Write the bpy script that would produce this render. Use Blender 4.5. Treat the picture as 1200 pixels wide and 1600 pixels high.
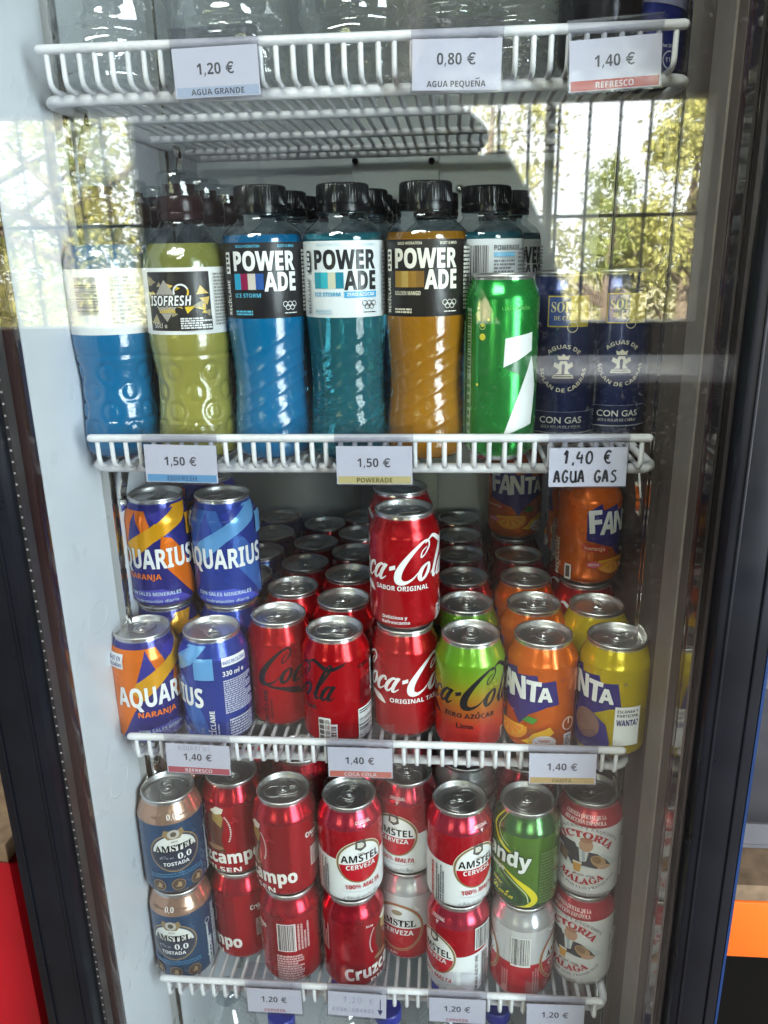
import bpy, bmesh, math, random, os
from mathutils import Vector, Matrix
random.seed(7)
S = bpy.context.scene
for o in list(bpy.data.objects): bpy.data.objects.remove(o)
PI = math.pi

# ------------------------------------------------------------------ camera
CAM = Vector((0.06716, -0.61769, 0.13953)); YAW, PITCH, ROLL = 0.082508, 0.313538, -0.018727
def cam_axes():
    cy, sy, cp, sp = math.cos(YAW), math.sin(YAW), math.cos(PITCH), math.sin(PITCH)
    f = Vector((-sy*cp, cy*cp, -sp)); r = Vector((cy, sy, 0)); u = r.cross(f)
    c, s = math.cos(ROLL), math.sin(ROLL)
    return c*r+s*u, -s*r+c*u, f
cr_, cu_, cf_ = cam_axes()
cd = bpy.data.cameras.new('camera'); co = bpy.data.objects.new('camera', cd); S.collection.objects.link(co)
M = Matrix(((cr_.x, cu_.x, -cf_.x), (cr_.y, cu_.y, -cf_.y), (cr_.z, cu_.z, -cf_.z))).to_4x4(); M.translation = CAM
co.matrix_world = M
cd.sensor_fit = 'VERTICAL'; cd.sensor_height = 36; cd.sensor_width = 27; cd.lens = 36*1250/1600
cd.clip_start = 0.02; cd.clip_end = 200
S.camera = co

# ------------------------------------------------------------------ light
w = bpy.data.worlds.new('World'); S.world = w; w.use_nodes = True
bg = w.node_tree.nodes['Background']; bg.inputs[0].default_value = (0.93, 0.97, 1.0, 1); bg.inputs[1].default_value = 6.5
sd = bpy.data.lights.new('sun', 'SUN'); sd.energy = 85; sd.angle = math.radians(0.6); sd.color = (1, .94, .82)
so = bpy.data.objects.new('sun', sd); S.collection.objects.link(so)
so.rotation_euler = Vector((0.45, -0.72, -0.62)).to_track_quat('-Z', 'Y').to_euler()
def area(name, loc, target, sx, sy, power, col):
    l = bpy.data.lights.new(name, 'AREA'); l.shape = 'RECTANGLE'; l.size = sx; l.size_y = sy; l.energy = power; l.color = col
    o = bpy.data.objects.new(name, l); S.collection.objects.link(o); o.location = loc
    o.rotation_euler = (Vector(target)-Vector(loc)).to_track_quat('-Z', 'Y').to_euler(); return o
area('doorway_light', (1.85, -1.75, 0.15), (0.0, 0.1, -0.2), 1.0, 1.7, 50, (.87, .93, 1.0))
area('overhead_fill', (-0.5, -1.5, 1.44), (-0.5, -1.2, -1), 1.2, 0.6, 32, (1.0, .98, .95))  # added fill from overhead, stands for no known ceiling light
def portal(loc, sx, sz):
    l = bpy.data.lights.new('window_portal', 'AREA'); l.shape = 'RECTANGLE'; l.size = sx; l.size_y = sz; l.cycles.is_portal = True
    o = bpy.data.objects.new('window_portal', l); S.collection.objects.link(o); o.location = loc
    o.rotation_euler = Vector((0, 1, 0)).to_track_quat('-Z', 'Y').to_euler()
S.view_settings.view_transform = 'Standard'; S.view_settings.look = 'None'
S.view_settings.exposure = 1.36; S.view_settings.gamma = 1
S.render.engine = 'CYCLES'
try:
    S.cycles.use_denoising = True; S.cycles.denoiser = 'OPENIMAGEDENOISE'
except Exception: pass
S.cycles.max_bounces = 10; S.cycles.transparent_max_bounces = 24; S.cycles.transmission_bounces = 8
S.cycles.glossy_bounces = 5; S.cycles.diffuse_bounces = 3
S.cycles.caustics_reflective = False; S.cycles.caustics_refractive = False
S.cycles.sample_clamp_indirect = 6

# ------------------------------------------------------------------ materials
def mat(name, col=(.5,.5,.5), rough=.5, metal=0.0, coat=0.0, noise=0.0, nscale=60, bump=0.0, bscale=200, spec=.5, trans=0.0, ior=1.45, rnoise=0.0):
    m = bpy.data.materials.new(name); m.use_nodes = True; nt = m.node_tree; b = nt.nodes['Principled BSDF']
    b.inputs['Base Color'].default_value = (*col, 1); b.inputs['Roughness'].default_value = rough; b.inputs['Metallic'].default_value = metal
    b.inputs['Coat Weight'].default_value = coat; b.inputs['Coat Roughness'].default_value = .08
    b.inputs['Specular IOR Level'].default_value = spec; b.inputs['Transmission Weight'].default_value = trans; b.inputs['IOR'].default_value = ior
    if noise or bump or rnoise:
        tc = nt.nodes.new('ShaderNodeTexCoord')
    if noise:
        n = nt.nodes.new('ShaderNodeTexNoise'); n.inputs['Scale'].default_value = nscale; n.inputs['Detail'].default_value = 6
        nt.links.new(tc.outputs['Object'], n.inputs['Vector'])
        mx = nt.nodes.new('ShaderNodeMix'); mx.data_type = 'RGBA'; mx.blend_type = 'MULTIPLY'; mx.inputs[0].default_value = 1
        rp = nt.nodes.new('ShaderNodeMapRange'); rp.inputs[1].default_value = .3; rp.inputs[2].default_value = .7; rp.inputs[3].default_value = 1-noise; rp.inputs[4].default_value = 1+noise*.3
        nt.links.new(n.outputs[0], rp.inputs[0]); mx.inputs[6].default_value = (*col, 1); nt.links.new(rp.outputs[0], mx.inputs[7]); nt.links.new(mx.outputs[2], b.inputs['Base Color'])
    if rnoise:
        n = nt.nodes.new('ShaderNodeTexNoise'); n.inputs['Scale'].default_value = 25; n.inputs['Detail'].default_value = 5
        nt.links.new(tc.outputs['Object'], n.inputs['Vector'])
        rp = nt.nodes.new('ShaderNodeMapRange'); rp.inputs[3].default_value = max(.02, rough-rnoise); rp.inputs[4].default_value = rough+rnoise
        nt.links.new(n.outputs[0], rp.inputs[0]); nt.links.new(rp.outputs[0], b.inputs['Roughness'])
    if bump:
        n = nt.nodes.new('ShaderNodeTexNoise'); n.inputs['Scale'].default_value = bscale; n.inputs['Detail'].default_value = 3
        nt.links.new(tc.outputs['Object'], n.inputs['Vector']); bp = nt.nodes.new('ShaderNodeBump'); bp.inputs['Strength'].default_value = bump; bp.inputs['Distance'].default_value = .002
        nt.links.new(n.outputs[0], bp.inputs['Height']); nt.links.new(bp.outputs[0], b.inputs['Normal'])
    return m
def print_mat(name, rough=.3, coat=.35, mrough=.3):
    m = mat(name, rough=rough, coat=coat); nt = m.node_tree; b = nt.nodes['Principled BSDF']
    a = nt.nodes.new('ShaderNodeAttribute'); a.attribute_name = 'Col'
    tc = nt.nodes.new('ShaderNodeTexCoord'); n = nt.nodes.new('ShaderNodeTexNoise'); n.inputs['Scale'].default_value = 45; n.inputs['Detail'].default_value = 5
    nt.links.new(tc.outputs['Object'], n.inputs['Vector'])
    rp = nt.nodes.new('ShaderNodeMapRange'); rp.inputs[1].default_value = .3; rp.inputs[2].default_value = .7; rp.inputs[3].default_value = rough-.06; rp.inputs[4].default_value = rough+.1
    nt.links.new(n.outputs[0], rp.inputs[0]); nt.links.new(rp.outputs[0], b.inputs['Roughness'])
    nt.links.new(a.outputs['Color'], b.inputs['Base Color']); nt.links.new(a.outputs['Alpha'], b.inputs['Metallic'])
    bp = nt.nodes.new('ShaderNodeBump'); bp.inputs['Strength'].default_value = .06; bp.inputs['Distance'].default_value = .001
    n2 = nt.nodes.new('ShaderNodeTexNoise'); n2.inputs['Scale'].default_value = 90; nt.links.new(tc.outputs['Object'], n2.inputs['Vector'])
    nt.links.new(n2.outputs[0], bp.inputs['Height']); nt.links.new(bp.outputs[0], b.inputs['Normal'])
    return m
def clear_mat(name, tint=(1,1,1), f0=.05, rough=.03, haze=0.0, hazecol=(.8,.8,.8), bump=0, bscale=60):
    """thin clear sheet: straight-through transparency, Schlick reflection on the outer face, a diffuse haze (dust on the door, painted scatter in water bottles)"""
    m = bpy.data.materials.new(name); m.use_nodes = True; nt = m.node_tree; nt.nodes.clear(); N = nt.nodes.new; L = nt.links.new
    out = N('ShaderNodeOutputMaterial'); tr = N('ShaderNodeBsdfTransparent'); tr.inputs[0].default_value = (*tint, 1)
    gl = N('ShaderNodeBsdfGlossy'); gl.inputs['Roughness'].default_value = rough
    geo = N('ShaderNodeNewGeometry'); dot = N('ShaderNodeVectorMath'); dot.operation = 'DOT_PRODUCT'
    L(geo.outputs['Normal'], dot.inputs[0]); L(geo.outputs['Incoming'], dot.inputs[1])
    ab = N('ShaderNodeMath'); ab.operation = 'ABSOLUTE'; L(dot.outputs['Value'], ab.inputs[0])
    om = N('ShaderNodeMath'); om.operation = 'SUBTRACT'; om.inputs[0].default_value = 1; L(ab.outputs[0], om.inputs[1])
    pw = N('ShaderNodeMath'); pw.operation = 'POWER'; L(om.outputs[0], pw.inputs[0]); pw.inputs[1].default_value = 5
    ma = N('ShaderNodeMath'); ma.operation = 'MULTIPLY_ADD'; L(pw.outputs[0], ma.inputs[0]); ma.inputs[1].default_value = 1-f0; ma.inputs[2].default_value = f0
    fr = N('ShaderNodeMath'); fr.operation = 'SUBTRACT'; fr.inputs[0].default_value = 1; L(geo.outputs['Backfacing'], fr.inputs[1])
    mu = N('ShaderNodeMath'); mu.operation = 'MULTIPLY'; L(ma.outputs[0], mu.inputs[0]); L(fr.outputs[0], mu.inputs[1])
    mix = N('ShaderNodeMixShader'); L(mu.outputs[0], mix.inputs[0]); L(gl.outputs[0], mix.inputs[2])
    if haze:
        df = N('ShaderNodeBsdfDiffuse'); df.inputs[0].default_value = (*hazecol, 1); tc = N('ShaderNodeTexCoord')
        n = N('ShaderNodeTexNoise'); n.inputs['Scale'].default_value = 320; n.inputs['Detail'].default_value = 2
        n2 = N('ShaderNodeTexNoise'); n2.inputs['Scale'].default_value = 7; n2.inputs['Detail'].default_value = 5
        L(tc.outputs['Object'], n.inputs['Vector']); L(tc.outputs['Object'], n2.inputs['Vector'])
        r1 = N('ShaderNodeMapRange'); r1.inputs[1].default_value = .62; r1.inputs[2].default_value = .8; r1.inputs[3].default_value = .25; r1.inputs[4].default_value = 5; L(n.outputs[0], r1.inputs[0])
        r2 = N('ShaderNodeMapRange'); r2.inputs[1].default_value = .4; r2.inputs[2].default_value = .7; r2.inputs[3].default_value = .2; r2.inputs[4].default_value = 1.3; L(n2.outputs[0], r2.inputs[0])
        q = N('ShaderNodeMath'); q.operation = 'MULTIPLY'; L(r1.outputs[0], q.inputs[0]); L(r2.outputs[0], q.inputs[1])
        q2 = N('ShaderNodeMath'); q2.operation = 'MULTIPLY'; L(q.outputs[0], q2.inputs[0]); q2.inputs[1].default_value = haze
        m2 = N('ShaderNodeMixShader'); L(q2.outputs[0], m2.inputs[0]); L(tr.outputs[0], m2.inputs[1]); L(df.outputs[0], m2.inputs[2]); L(m2.outputs[0], mix.inputs[1])
    else: L(tr.outputs[0], mix.inputs[1])
    if bump:
        tc = N('ShaderNodeTexCoord'); nb = N('ShaderNodeTexNoise'); nb.inputs['Scale'].default_value = bscale; L(tc.outputs['Object'], nb.inputs['Vector'])
        bp = N('ShaderNodeBump'); bp.inputs['Strength'].default_value = bump; bp.inputs['Distance'].default_value = .004; L(nb.outputs[0], bp.inputs['Height']); L(bp.outputs[0], gl.inputs['Normal'])
    L(mix.outputs[0], out.inputs[0]); return m

MT = dict(
    white_wall=mat('white_liner', (.72,.745,.80), .30, noise=.16, nscale=5, bump=.14, bscale=11, rnoise=.1),
    back_wall=mat('grey_liner', (.70,.73,.74), .35, noise=.1, nscale=5, bump=.06, bscale=12),
    white_wire=mat('white_coated_wire', (.78,.77,.80), .35, noise=.28, nscale=22, bump=.3, bscale=220, rnoise=.1),
    chrome=mat('chrome', (.72,.70,.66), .14, metal=1, rnoise=.06),
    dark_slot=mat('dark_slot', (.03,.03,.03), .4),
    alu=mat('aluminium_lid', (.64,.63,.62), .40, metal=1, rnoise=.06, bump=.04, bscale=120),
    black_frame=mat('black_frame', (.006,.007,.010), .36, noise=.3, nscale=18, rnoise=.22, spec=.22),
    brown_frame=mat('brown_frame', (.030,.011,.012), .14, rnoise=.05, spec=.4),
    blue_edge=mat('blue_edge_film', (.004,.025,.10), .4, noise=.3, nscale=30),
    spacer=mat('perforated_spacer', (.07,.06,.06), .35, metal=.6),
    dots=mat('spacer_dots', (.45,.43,.42), .5),
    liner=mat('polished_liner', (.22,.20,.19), .06, metal=.9, rnoise=.03),
    lit_edge=mat('lit_edge_tone', (.22,.19,.165), .5, noise=.15, spec=.2), darkwall=mat('shaded_liner', (.085,.066,.058), .5, noise=.25, nscale=8, spec=.12),  # right wall's shade and its lit front edge are put into these colours
    glass=clear_mat('door_glass', (.93,.95,.945), f0=.070, rough=.017, haze=.0065, hazecol=(.75,.72,.68)),
    glass2=clear_mat('door_glass_inner', (.975,.985,.98), f0=.045, rough=.019),
    plastic=clear_mat('clear_holder', (.92,.92,.94), f0=.09, rough=.16, bump=.3, bscale=30),
    shell=clear_mat('clear_bottle_shell', (.80,.84,.86), f0=.10, rough=.06, bump=.4, bscale=80),
    print=print_mat('printed_can', .2, .2), label=print_mat('printed_label', .35, .15), paper=print_mat('printed_paper', .6, .0),
    cap=mat('black_cap', (.006,.006,.007), .22, noise=.2, spec=.45), redcap=mat('dark_red_cap', (.016,.006,.008), .25, spec=.4),
    bluecap=mat('blue_cap', (.015,.03,.30), .35),
    water=clear_mat('water_plastic', (.975,.985,.98), f0=.15, rough=.04, haze=.20, hazecol=(.78,.82,.81), bump=.28, bscale=16),  # haze paints pale scattered light into the bottles
    teal=mat('teal_drink', (.14,.78,.98), .02, trans=.90, ior=1.28, coat=.4, bump=.12, bscale=40),
    room=mat('room_wall_paint', (.17,.163,.155), .8, noise=.15, nscale=3), room_floor=mat('floor_tile', (.16,.12,.10), .45, noise=.2, nscale=4),
    bars=mat('window_bar_paint', (.05,.055,.06), .5), winframe=mat('window_frame_paint', (.10,.10,.10), .4),
    leaf=mat('leaf', (.26,.30,.10), .6, spec=.08, noise=.5, nscale=2.0), leaf2=mat('leaf_yellow', (.40,.39,.14), .6, spec=.08, noise=.5, nscale=2.5), bark=mat('bark', (.10,.075,.05), .8, noise=.4, nscale=8),
    ground=mat('dry_ground', (.22,.20,.12), .9, noise=.3, nscale=.7),
    cloth=mat('dark_jacket', (.022,.022,.026), .8, noise=.3, nscale=12), skin=mat('skin', (.45,.27,.2), .5, noise=.1), hair=mat('hair', (.02,.014,.01), .5, noise=.3, nscale=60), phone=mat('phone_case', (.02,.02,.022), .25),
    red=mat('red_painted_crate', (.32,.004,.010), .4, noise=.15, nscale=12, bump=.1, bscale=30), board=mat('chipboard', (.20,.14,.085), .7, noise=.4, nscale=60),
    orange=mat('orange_beam_paint', (.80,.15,.015), .4, noise=.1, nscale=10), tray=mat('grey_tray', (.14,.14,.155), .4, noise=.3, nscale=12),
    darkvoid=mat('recess_shade', (.004,.0035,.003), .8, spec=.1),
)
def drink(name, col, sub=.0):
    return mat(name, col, .16, coat=.9, bump=.22, bscale=230, noise=.06, nscale=12)
MT['blue_drink'] = drink('blue_drink', (.003,.125,.29)); MT['yellow_drink'] = drink('yellow_drink', (.26,.245,.050)); MT['mango_drink'] = drink('mango_drink', (.30,.125,.006)); MT['purple_drink'] = drink('dark_red_drink', (.03,.004,.008))

for k in ('leaf', 'leaf2'):
    nt = MT[k].node_tree; b = nt.nodes['Principled BSDF']; tl = nt.nodes.new('ShaderNodeBsdfTranslucent'); mx = nt.nodes.new('ShaderNodeMixShader'); mx.inputs[0].default_value = .5
    for l in list(b.inputs['Base Color'].links): nt.links.new(l.from_socket, tl.inputs[0])
    out = [n for n in nt.nodes if n.type == 'OUTPUT_MATERIAL'][0]
    nt.links.new(b.outputs[0], mx.inputs[1]); nt.links.new(tl.outputs[0], mx.inputs[2]); nt.links.new(mx.outputs[0], out.inputs[0])

# ------------------------------------------------------------------ object helpers
COLL = S.collection
def link(name, me, m, parent=None, loc=None):
    o = bpy.data.objects.new(name, me); COLL.objects.link(o)
    if m is not None:
        for x in (m if isinstance(m, (list, tuple)) else [m]): me.materials.append(x)
    if parent: o.parent = parent
    if loc: o.location = loc
    return o
def empty(name, label, cat, loc=(0,0,0), rz=0, group=None):
    o = bpy.data.objects.new(name, None); COLL.objects.link(o); o.empty_display_size = .02
    o.location = loc; o.rotation_euler = (0,0,rz); o['label'] = label; o['category'] = cat
    if group: o['group'] = group
    return o
def tag(o, label, cat, group=None, kind=None):
    o['label'] = label; o['category'] = cat
    if group: o['group'] = group
    if kind: o['kind'] = kind
    return o
def finish(bm, name, m, parent=None, smooth=40, loc=None):
    me = bpy.data.meshes.new(name)
    bmesh.ops.recalc_face_normals(bm, faces=bm.faces)
    a = math.radians(smooth)
    for e in bm.edges:
        if len(e.link_faces) == 2: e.smooth = e.calc_face_angle(0) < a
    for f in bm.faces: f.smooth = True
    bm.to_mesh(me); bm.free(); return link(name, me, m, parent, loc)
def box(bm, x0, y0, z0, x1, y1, z1, bev=0.0, mi=0):
    r = bmesh.ops.create_cube(bm, size=1); vs = r['verts']
    for v in vs: v.co = Vector(((x0+x1)/2+v.co.x*(x1-x0), (y0+y1)/2+v.co.y*(y1-y0), (z0+z1)/2+v.co.z*(z1-z0)))
    fs = set(f for v in vs for f in v.link_faces)
    for f in fs: f.material_index = mi
    if bev:
        es = set(e for v in vs for e in v.link_edges)
        bmesh.ops.bevel(bm, geom=list(es), offset=bev, segments=2, affect='EDGES', profile=.5)
def tube(bm, pts, r, seg=8, cap=True, mi=0):
    pts = [Vector(p) for p in pts]; rings = []
    n = len(pts); prev = None
    for i, p in enumerate(pts):
        t = (pts[min(i+1, n-1)]-pts[max(i-1, 0)]).normalized()
        if prev is None:
            a = Vector((0,0,1)) if abs(t.z) < .9 else Vector((0,1,0)); u = t.cross(a).normalized()
        else: u = (prev-t*prev.dot(t)).normalized()
        prev = u; v = t.cross(u); rr = r[i] if isinstance(r, (list, tuple)) else r
        rings.append([bm.verts.new(p+(u*math.cos(2*PI*k/seg)+v*math.sin(2*PI*k/seg))*rr) for k in range(seg)])
    for a, b in zip(rings, rings[1:]):
        for k in range(seg):
            f = bm.faces.new((a[k], a[(k+1) % seg], b[(k+1) % seg], b[k])); f.material_index = mi
    if cap:
        bm.faces.new(rings[0][::-1]).material_index = mi; bm.faces.new(rings[-1]).material_index = mi
def round_end(p0, p1, r):
    """points+radii of a rod with domed ends"""
    p0, p1 = Vector(p0), Vector(p1); d = (p1-p0).normalized()
    return [p0+d*r*.05, p0+d*r*.35, p0+d*r, p1-d*r, p1-d*r*.35, p1-d*r*.05], [r*.3, r*.78, r, r, r*.78, r*.3]
def lathe(bm, prof, seg=64, mi=0, rmod=None, close=True):
    """prof: list of (z, r) metres"""
    rings = []
    for z, r in prof:
        if r < 1e-7: rings.append([bm.verts.new((0,0,z))]); continue
        ring = []
        for k in range(seg):
            th = 2*PI*k/seg; rr = r+(rmod(th, z, r) if rmod else 0)
            ring.append(bm.verts.new((rr*math.sin(th), -rr*math.cos(th), z)))
        rings.append(ring)
    for a, b in zip(rings, rings[1:]):
        for k in range(seg):
            k2 = (k+1) % seg
            if len(a) == 1 and len(b) == 1: continue
            if len(a) == 1: f = bm.faces.new((a[0], b[k2], b[k]))
            elif len(b) == 1: f = bm.faces.new((a[k], a[k2], b[0]))
            else: f = bm.faces.new((a[k], a[k2], b[k2], b[k]))
            f.material_index = mi
def mmp(l): return [(z/1000, r/1000) for z, r in l]

# ------------------------------------------------------------------ printing
FD = bpy.utils.system_resource('DATAFILES', path='fonts'); FMATH = None
try:
    for fn in os.listdir(FD):
        if 'Math' in fn: FMATH = bpy.data.fonts.load(os.path.join(FD, fn))
except Exception: FMATH = None
def sty(s, style):
    base = {'bold': (0x1d5d4, 0x1d5ee, 0x1d7ec), 'serif': (0x1d400, 0x1d41a, 0x1d7ce), 'ital': (0x1d63c, 0x1d656, 0x1d7ec), 'script': (0x1d4d0, 0x1d4ea, None), 'serifital': (0x1d468, 0x1d482, 0x1d7ce)}.get(style)
    if not base or FMATH is None: return s
    o = ''
    for c in s:
        if 'A' <= c <= 'Z': o += chr(base[0]+ord(c)-65)
        elif 'a' <= c <= 'z': o += chr(base[1]+ord(c)-97)
        elif '0' <= c <= '9' and base[2]: o += chr(base[2]+ord(c)-48)
        else: o += c
    return o
_tc = {}
import unicodedata
def glyphs(s, style, off):
    k = (s, style, off)
    if k in _tc: return _tc[k]
    c = bpy.data.curves.new('txt', 'FONT'); c.body = sty(s, style); c.size = 1; c.offset = off; c.resolution_u = 3; c.fill_mode = 'FRONT'
    if style in ('bold', 'serif', 'ital', 'script', 'serifital') and FMATH: c.font = FMATH
    o = bpy.data.objects.new('txt', c); COLL.objects.link(o)
    dg = bpy.context.evaluated_depsgraph_get(); e = o.evaluated_get(dg); me = e.to_mesh()
    vs = [(v.co.x, v.co.y) for v in me.vertices]; fs = [tuple(p.vertices) for p in me.polygons]
    e.to_mesh_clear(); bpy.data.objects.remove(o); bpy.data.curves.remove(c)
    _tc[k] = (vs, fs); return _tc[k]
def spline(pts, n=8):
    """Catmull-Rom through (x, y, w)"""
    P = [pts[0]]+list(pts)+[pts[-1]]; out = []
    for i in range(1, len(P)-2):
        a, b, c, d = P[i-1], P[i], P[i+1], P[i+2]
        for k in range(n):
            t = k/n; out.append(tuple(.5*((2*b[j])+(-a[j]+c[j])*t+(2*a[j]-5*b[j]+4*c[j]-d[j])*t*t+(-a[j]+3*b[j]-3*c[j]+d[j])*t**3) for j in range(len(b))))
    out.append(P[-2]); return out

class Flat:
    """collects coloured 2-D shapes (mm) in layers, then wraps them on a lathe profile or leaves them flat"""
    def __init__(s): s.bm = bmesh.new(); s.L = s.bm.faces.layers.int.new('ci'); s.cols = []; s.layer = 0
    def ci(s, col):
        col = tuple(col) if len(col) == 4 else (*col, 0.0)
        s.cols.append(col); return len(s.cols)-1
    def raw(s, vs, fs, col):
        s.layer += 1; z = s.layer; c = s.ci(col); B = [s.bm.verts.new((x, y, z)) for x, y in vs]
        for f in fs:
            try: fc = s.bm.faces.new([B[i] for i in f]); fc[s.L] = c
            except ValueError: pass
    def poly(s, pts, col): s.raw(pts, [tuple(range(len(pts)))], col)
    def rect(s, u0, v0, u1, v1, col, rot=0):
        cx, cy = (u0+u1)/2, (v0+v1)/2; c, n = math.cos(rot), math.sin(rot)
        s.poly([(cx+c*(x-cx)-n*(y-cy), cy+n*(x-cx)+c*(y-cy)) for x, y in ((u0,v0),(u1,v0),(u1,v1),(u0,v1))], col)
    def rrect(s, u0, v0, u1, v1, r, col):
        p = []
        for cx, cy, a in ((u1-r,v0+r,-90),(u1-r,v1-r,0),(u0+r,v1-r,90),(u0+r,v0+r,180)):
            p += [(cx+r*math.cos(math.radians(a+k*22.5)), cy+r*math.sin(math.radians(a+k*22.5))) for k in range(5)]
        s.poly(p, col)
    def ell(s, cx, cy, rx, ry, col, a0=0, a1=360, rot=0, n=40):
        full = a1-a0 >= 360; m = n if full else n+1
        p = []
        for k in range(m):
            a = math.radians(a0+(a1-a0)*k/n); x, y = rx*math.cos(a), ry*math.sin(a); p.append((cx+x*math.cos(rot)-y*math.sin(rot), cy+x*math.sin(rot)+y*math.cos(rot)))
        s.poly(p, col)
    def ring(s, cx, cy, rx, ry, t, col, n=44, a0=0, a1=360, rot=0):
        vs, fs = [], []
        for k in range(n+1):
            a = math.radians(a0+(a1-a0)*k/n)
            for q in (0, t):
                x, y = (rx-q)*math.cos(a), (ry-q)*math.sin(a); vs.append((cx+x*math.cos(rot)-y*math.sin(rot), cy+x*math.sin(rot)+y*math.cos(rot)))
        for k in range(n): fs.append((2*k, 2*k+1, 2*k+3, 2*k+2))
        s.raw(vs, fs, col)
    def strokes(s, lines, col, T=lambda x, y: (x, y), n=8):
        vs, fs = [], []
        for pts in lines:
            sp = spline(pts, n); b = len(vs)
            for i, (x, y, wd) in enumerate(sp):
                x0, y0 = sp[max(i-1,0)][:2]; x1, y1 = sp[min(i+1,len(sp)-1)][:2]; d = math.hypot(x1-x0, y1-y0) or 1
                nx, ny = -(y1-y0)/d*wd/2, (x1-x0)/d*wd/2; vs += [T(x+nx, y+ny), T(x-nx, y-ny)]
            for i in range(len(sp)-1): fs.append((b+2*i, b+2*i+1, b+2*i+3, b+2*i+2))
        s.raw(vs, fs, col)
    def text(s, t, x, y, h, col, w=None, al='c', rot=0, style='bold', off=0.0, shear=0, arc=None, fat=0):
        if fat:
            for q in range(6): s.text(t, x+fat*math.cos(q*PI/3), y+fat*math.sin(q*PI/3), h, col, w, al, rot, style, off, shear, arc)
        """h: cap height (mm), w: total width (mm)"""
        if '®' in t: style = 'none'
        off = min(off, .015)
        base = ''.join(unicodedata.normalize('NFD', c)[0] for c in t) if style in ('bold', 'serif', 'ital', 'script', 'serifital') else t; vs, fs = glyphs(base, style, off)
        if not vs: return
        if base != t and style in ('bold', 'serif', 'ital', 'script', 'serifital'):
            vs, fs = list(vs), list(fs)
            for i, c in enumerate(t):
                if c == base[i]: continue
                xs = max([q[0] for q in glyphs(base[:i+1], style, off)[0]]); pw = glyphs(base[i], style, off)[0]; cw = max(q[0] for q in pw)-min(q[0] for q in pw)
                top = max(q[1] for q in pw); cx = xs-cw/2; k_ = len(vs)
                if c in 'ñÑ': vs += [(cx-.2,top+.10),(cx+.2,top+.16),(cx+.2,top+.24),(cx-.2,top+.18)]
                else:
                    if base[i] == 'i': top -= .12
                    vs += [(cx-.08,top+.06),(cx+.04,top+.06),(cx+.18,top+.24),(cx+.03,top+.24)]
                fs.append((k_,k_+1,k_+2,k_+3))
        _, H = min(v[1] for v in glyphs('H', style, off)[0]), max(v[1] for v in glyphs('H', style, off)[0])
        x0, x1 = min(v[0] for v in vs), max(v[0] for v in vs); k = h/H; kx = (w/(x1-x0)) if w else k; W = (x1-x0)*kx
        ox = {'c': -W/2, 'l': 0, 'r': -W}[al]; c, n = math.cos(rot), math.sin(rot); out = []
        for a, b in vs:
            px, py = (a-x0)*kx+ox+shear*b*k, b*k
            if arc:   # radius (mm), positive = text on top of a circle centred at x, y
                R = abs(arc)
                if arc > 0: th = px/R; r2 = R+py; out.append((x+r2*math.sin(th), y+r2*math.cos(th)))
                else: th = px/R; r2 = R-py; out.append((x+r2*math.sin(th), y-r2*math.cos(th)))
            else: out.append((x+c*px-n*py, y+n*px+c*py))
        s.raw(out, fs, col)
    def bars(s, u0, v0, u1, v1, col, n=26, vert=True, bgc=(.85,.85,.85), pad=1.0):
        if bgc: s.rect(u0-pad, v0-pad, u1+pad, v1+pad, bgc)
        r = random.Random(int(u0*10+v0)); vs, fs = [], []; ws = [r.choice((1,1,2,3)) for _ in range(2*n)]; t = sum(ws); p = 0
        for i, q in enumerate(ws):
            if i % 2 == 0:
                a, b = p/t, (p+q)/t; k = len(vs)
                if vert: vs += [(u0+(u1-u0)*a,v0),(u0+(u1-u0)*b,v0),(u0+(u1-u0)*b,v1),(u0+(u1-u0)*a,v1)]
                else: vs += [(u0,v0+(v1-v0)*a),(u1,v0+(v1-v0)*a),(u1,v0+(v1-v0)*b),(u0,v0+(v1-v0)*b)]
                fs.append((k,k+1,k+2,k+3))
            p += q
        s.raw(vs, fs, col)
    def micro(s, u0, v0, u1, v1, rows, col, vert=False, fill=.62, seed=1):
        """lines of print too small to read: short worn dashes"""
        r = random.Random(seed+int(u0)+rows); vs, fs = [], []
        A, B = ((v0, v1), (u0, u1)) if not vert else ((u0, u1), (v0, v1))
        for i in range(rows):
            c = A[1]-(A[1]-A[0])*(i+.5)/rows; hh = (A[1]-A[0])/rows*fill/2; p = B[0]; end = B[1]-(r.random()*.35*(B[1]-B[0]) if r.random() < .3 else 0)
            while p < end:
                l = min(r.uniform(.8, 3.6), end-p); k = len(vs)
                if not vert: vs += [(p,c-hh),(p+l,c-hh),(p+l,c+hh),(p,c+hh)]
                else: vs += [(c-hh,p),(c+hh,p),(c+hh,p+l),(c-hh,p+l)]
                fs.append((k,k+1,k+2,k+3)); p += l+r.uniform(.35, .7)
        s.raw(vs, fs, col)
    def done_flat(s, name, m, parent, base, step=4e-5):
        """flat card in the XZ plane facing -y: (u, v) mm -> (x, z); base: list of box faces in metres already as bmesh"""
        bm = s.bm; bmesh.ops.triangulate(bm, faces=bm.faces)
        me = bpy.data.meshes.new(name); out = bmesh.new(); cl = out.loops.layers.float_color.new('Col')
        for x in base: box(out, *x[0])
        bc = base[0][1]
        for f in out.faces:
            for l in f.loops: l[cl] = (*bc, 0)
        y0 = min(v.co.y for v in out.verts); mp = {}
        for f in bm.faces:
            vs = []
            for v in f.verts:
                if v not in mp: mp[v] = out.verts.new((v.co.x/1000, y0-.00006-v.co.z*step, v.co.y/1000))
                vs.append(mp[v])
            nf = out.faces.new(vs); nf.normal_update()
            if nf.normal.y > 0: nf.normal_flip()
            for l in nf.loops: l[cl] = s.cols[f[s.L]]
        out.to_mesh(me); out.free(); bm.free(); return link(name, me, m, parent)
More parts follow.
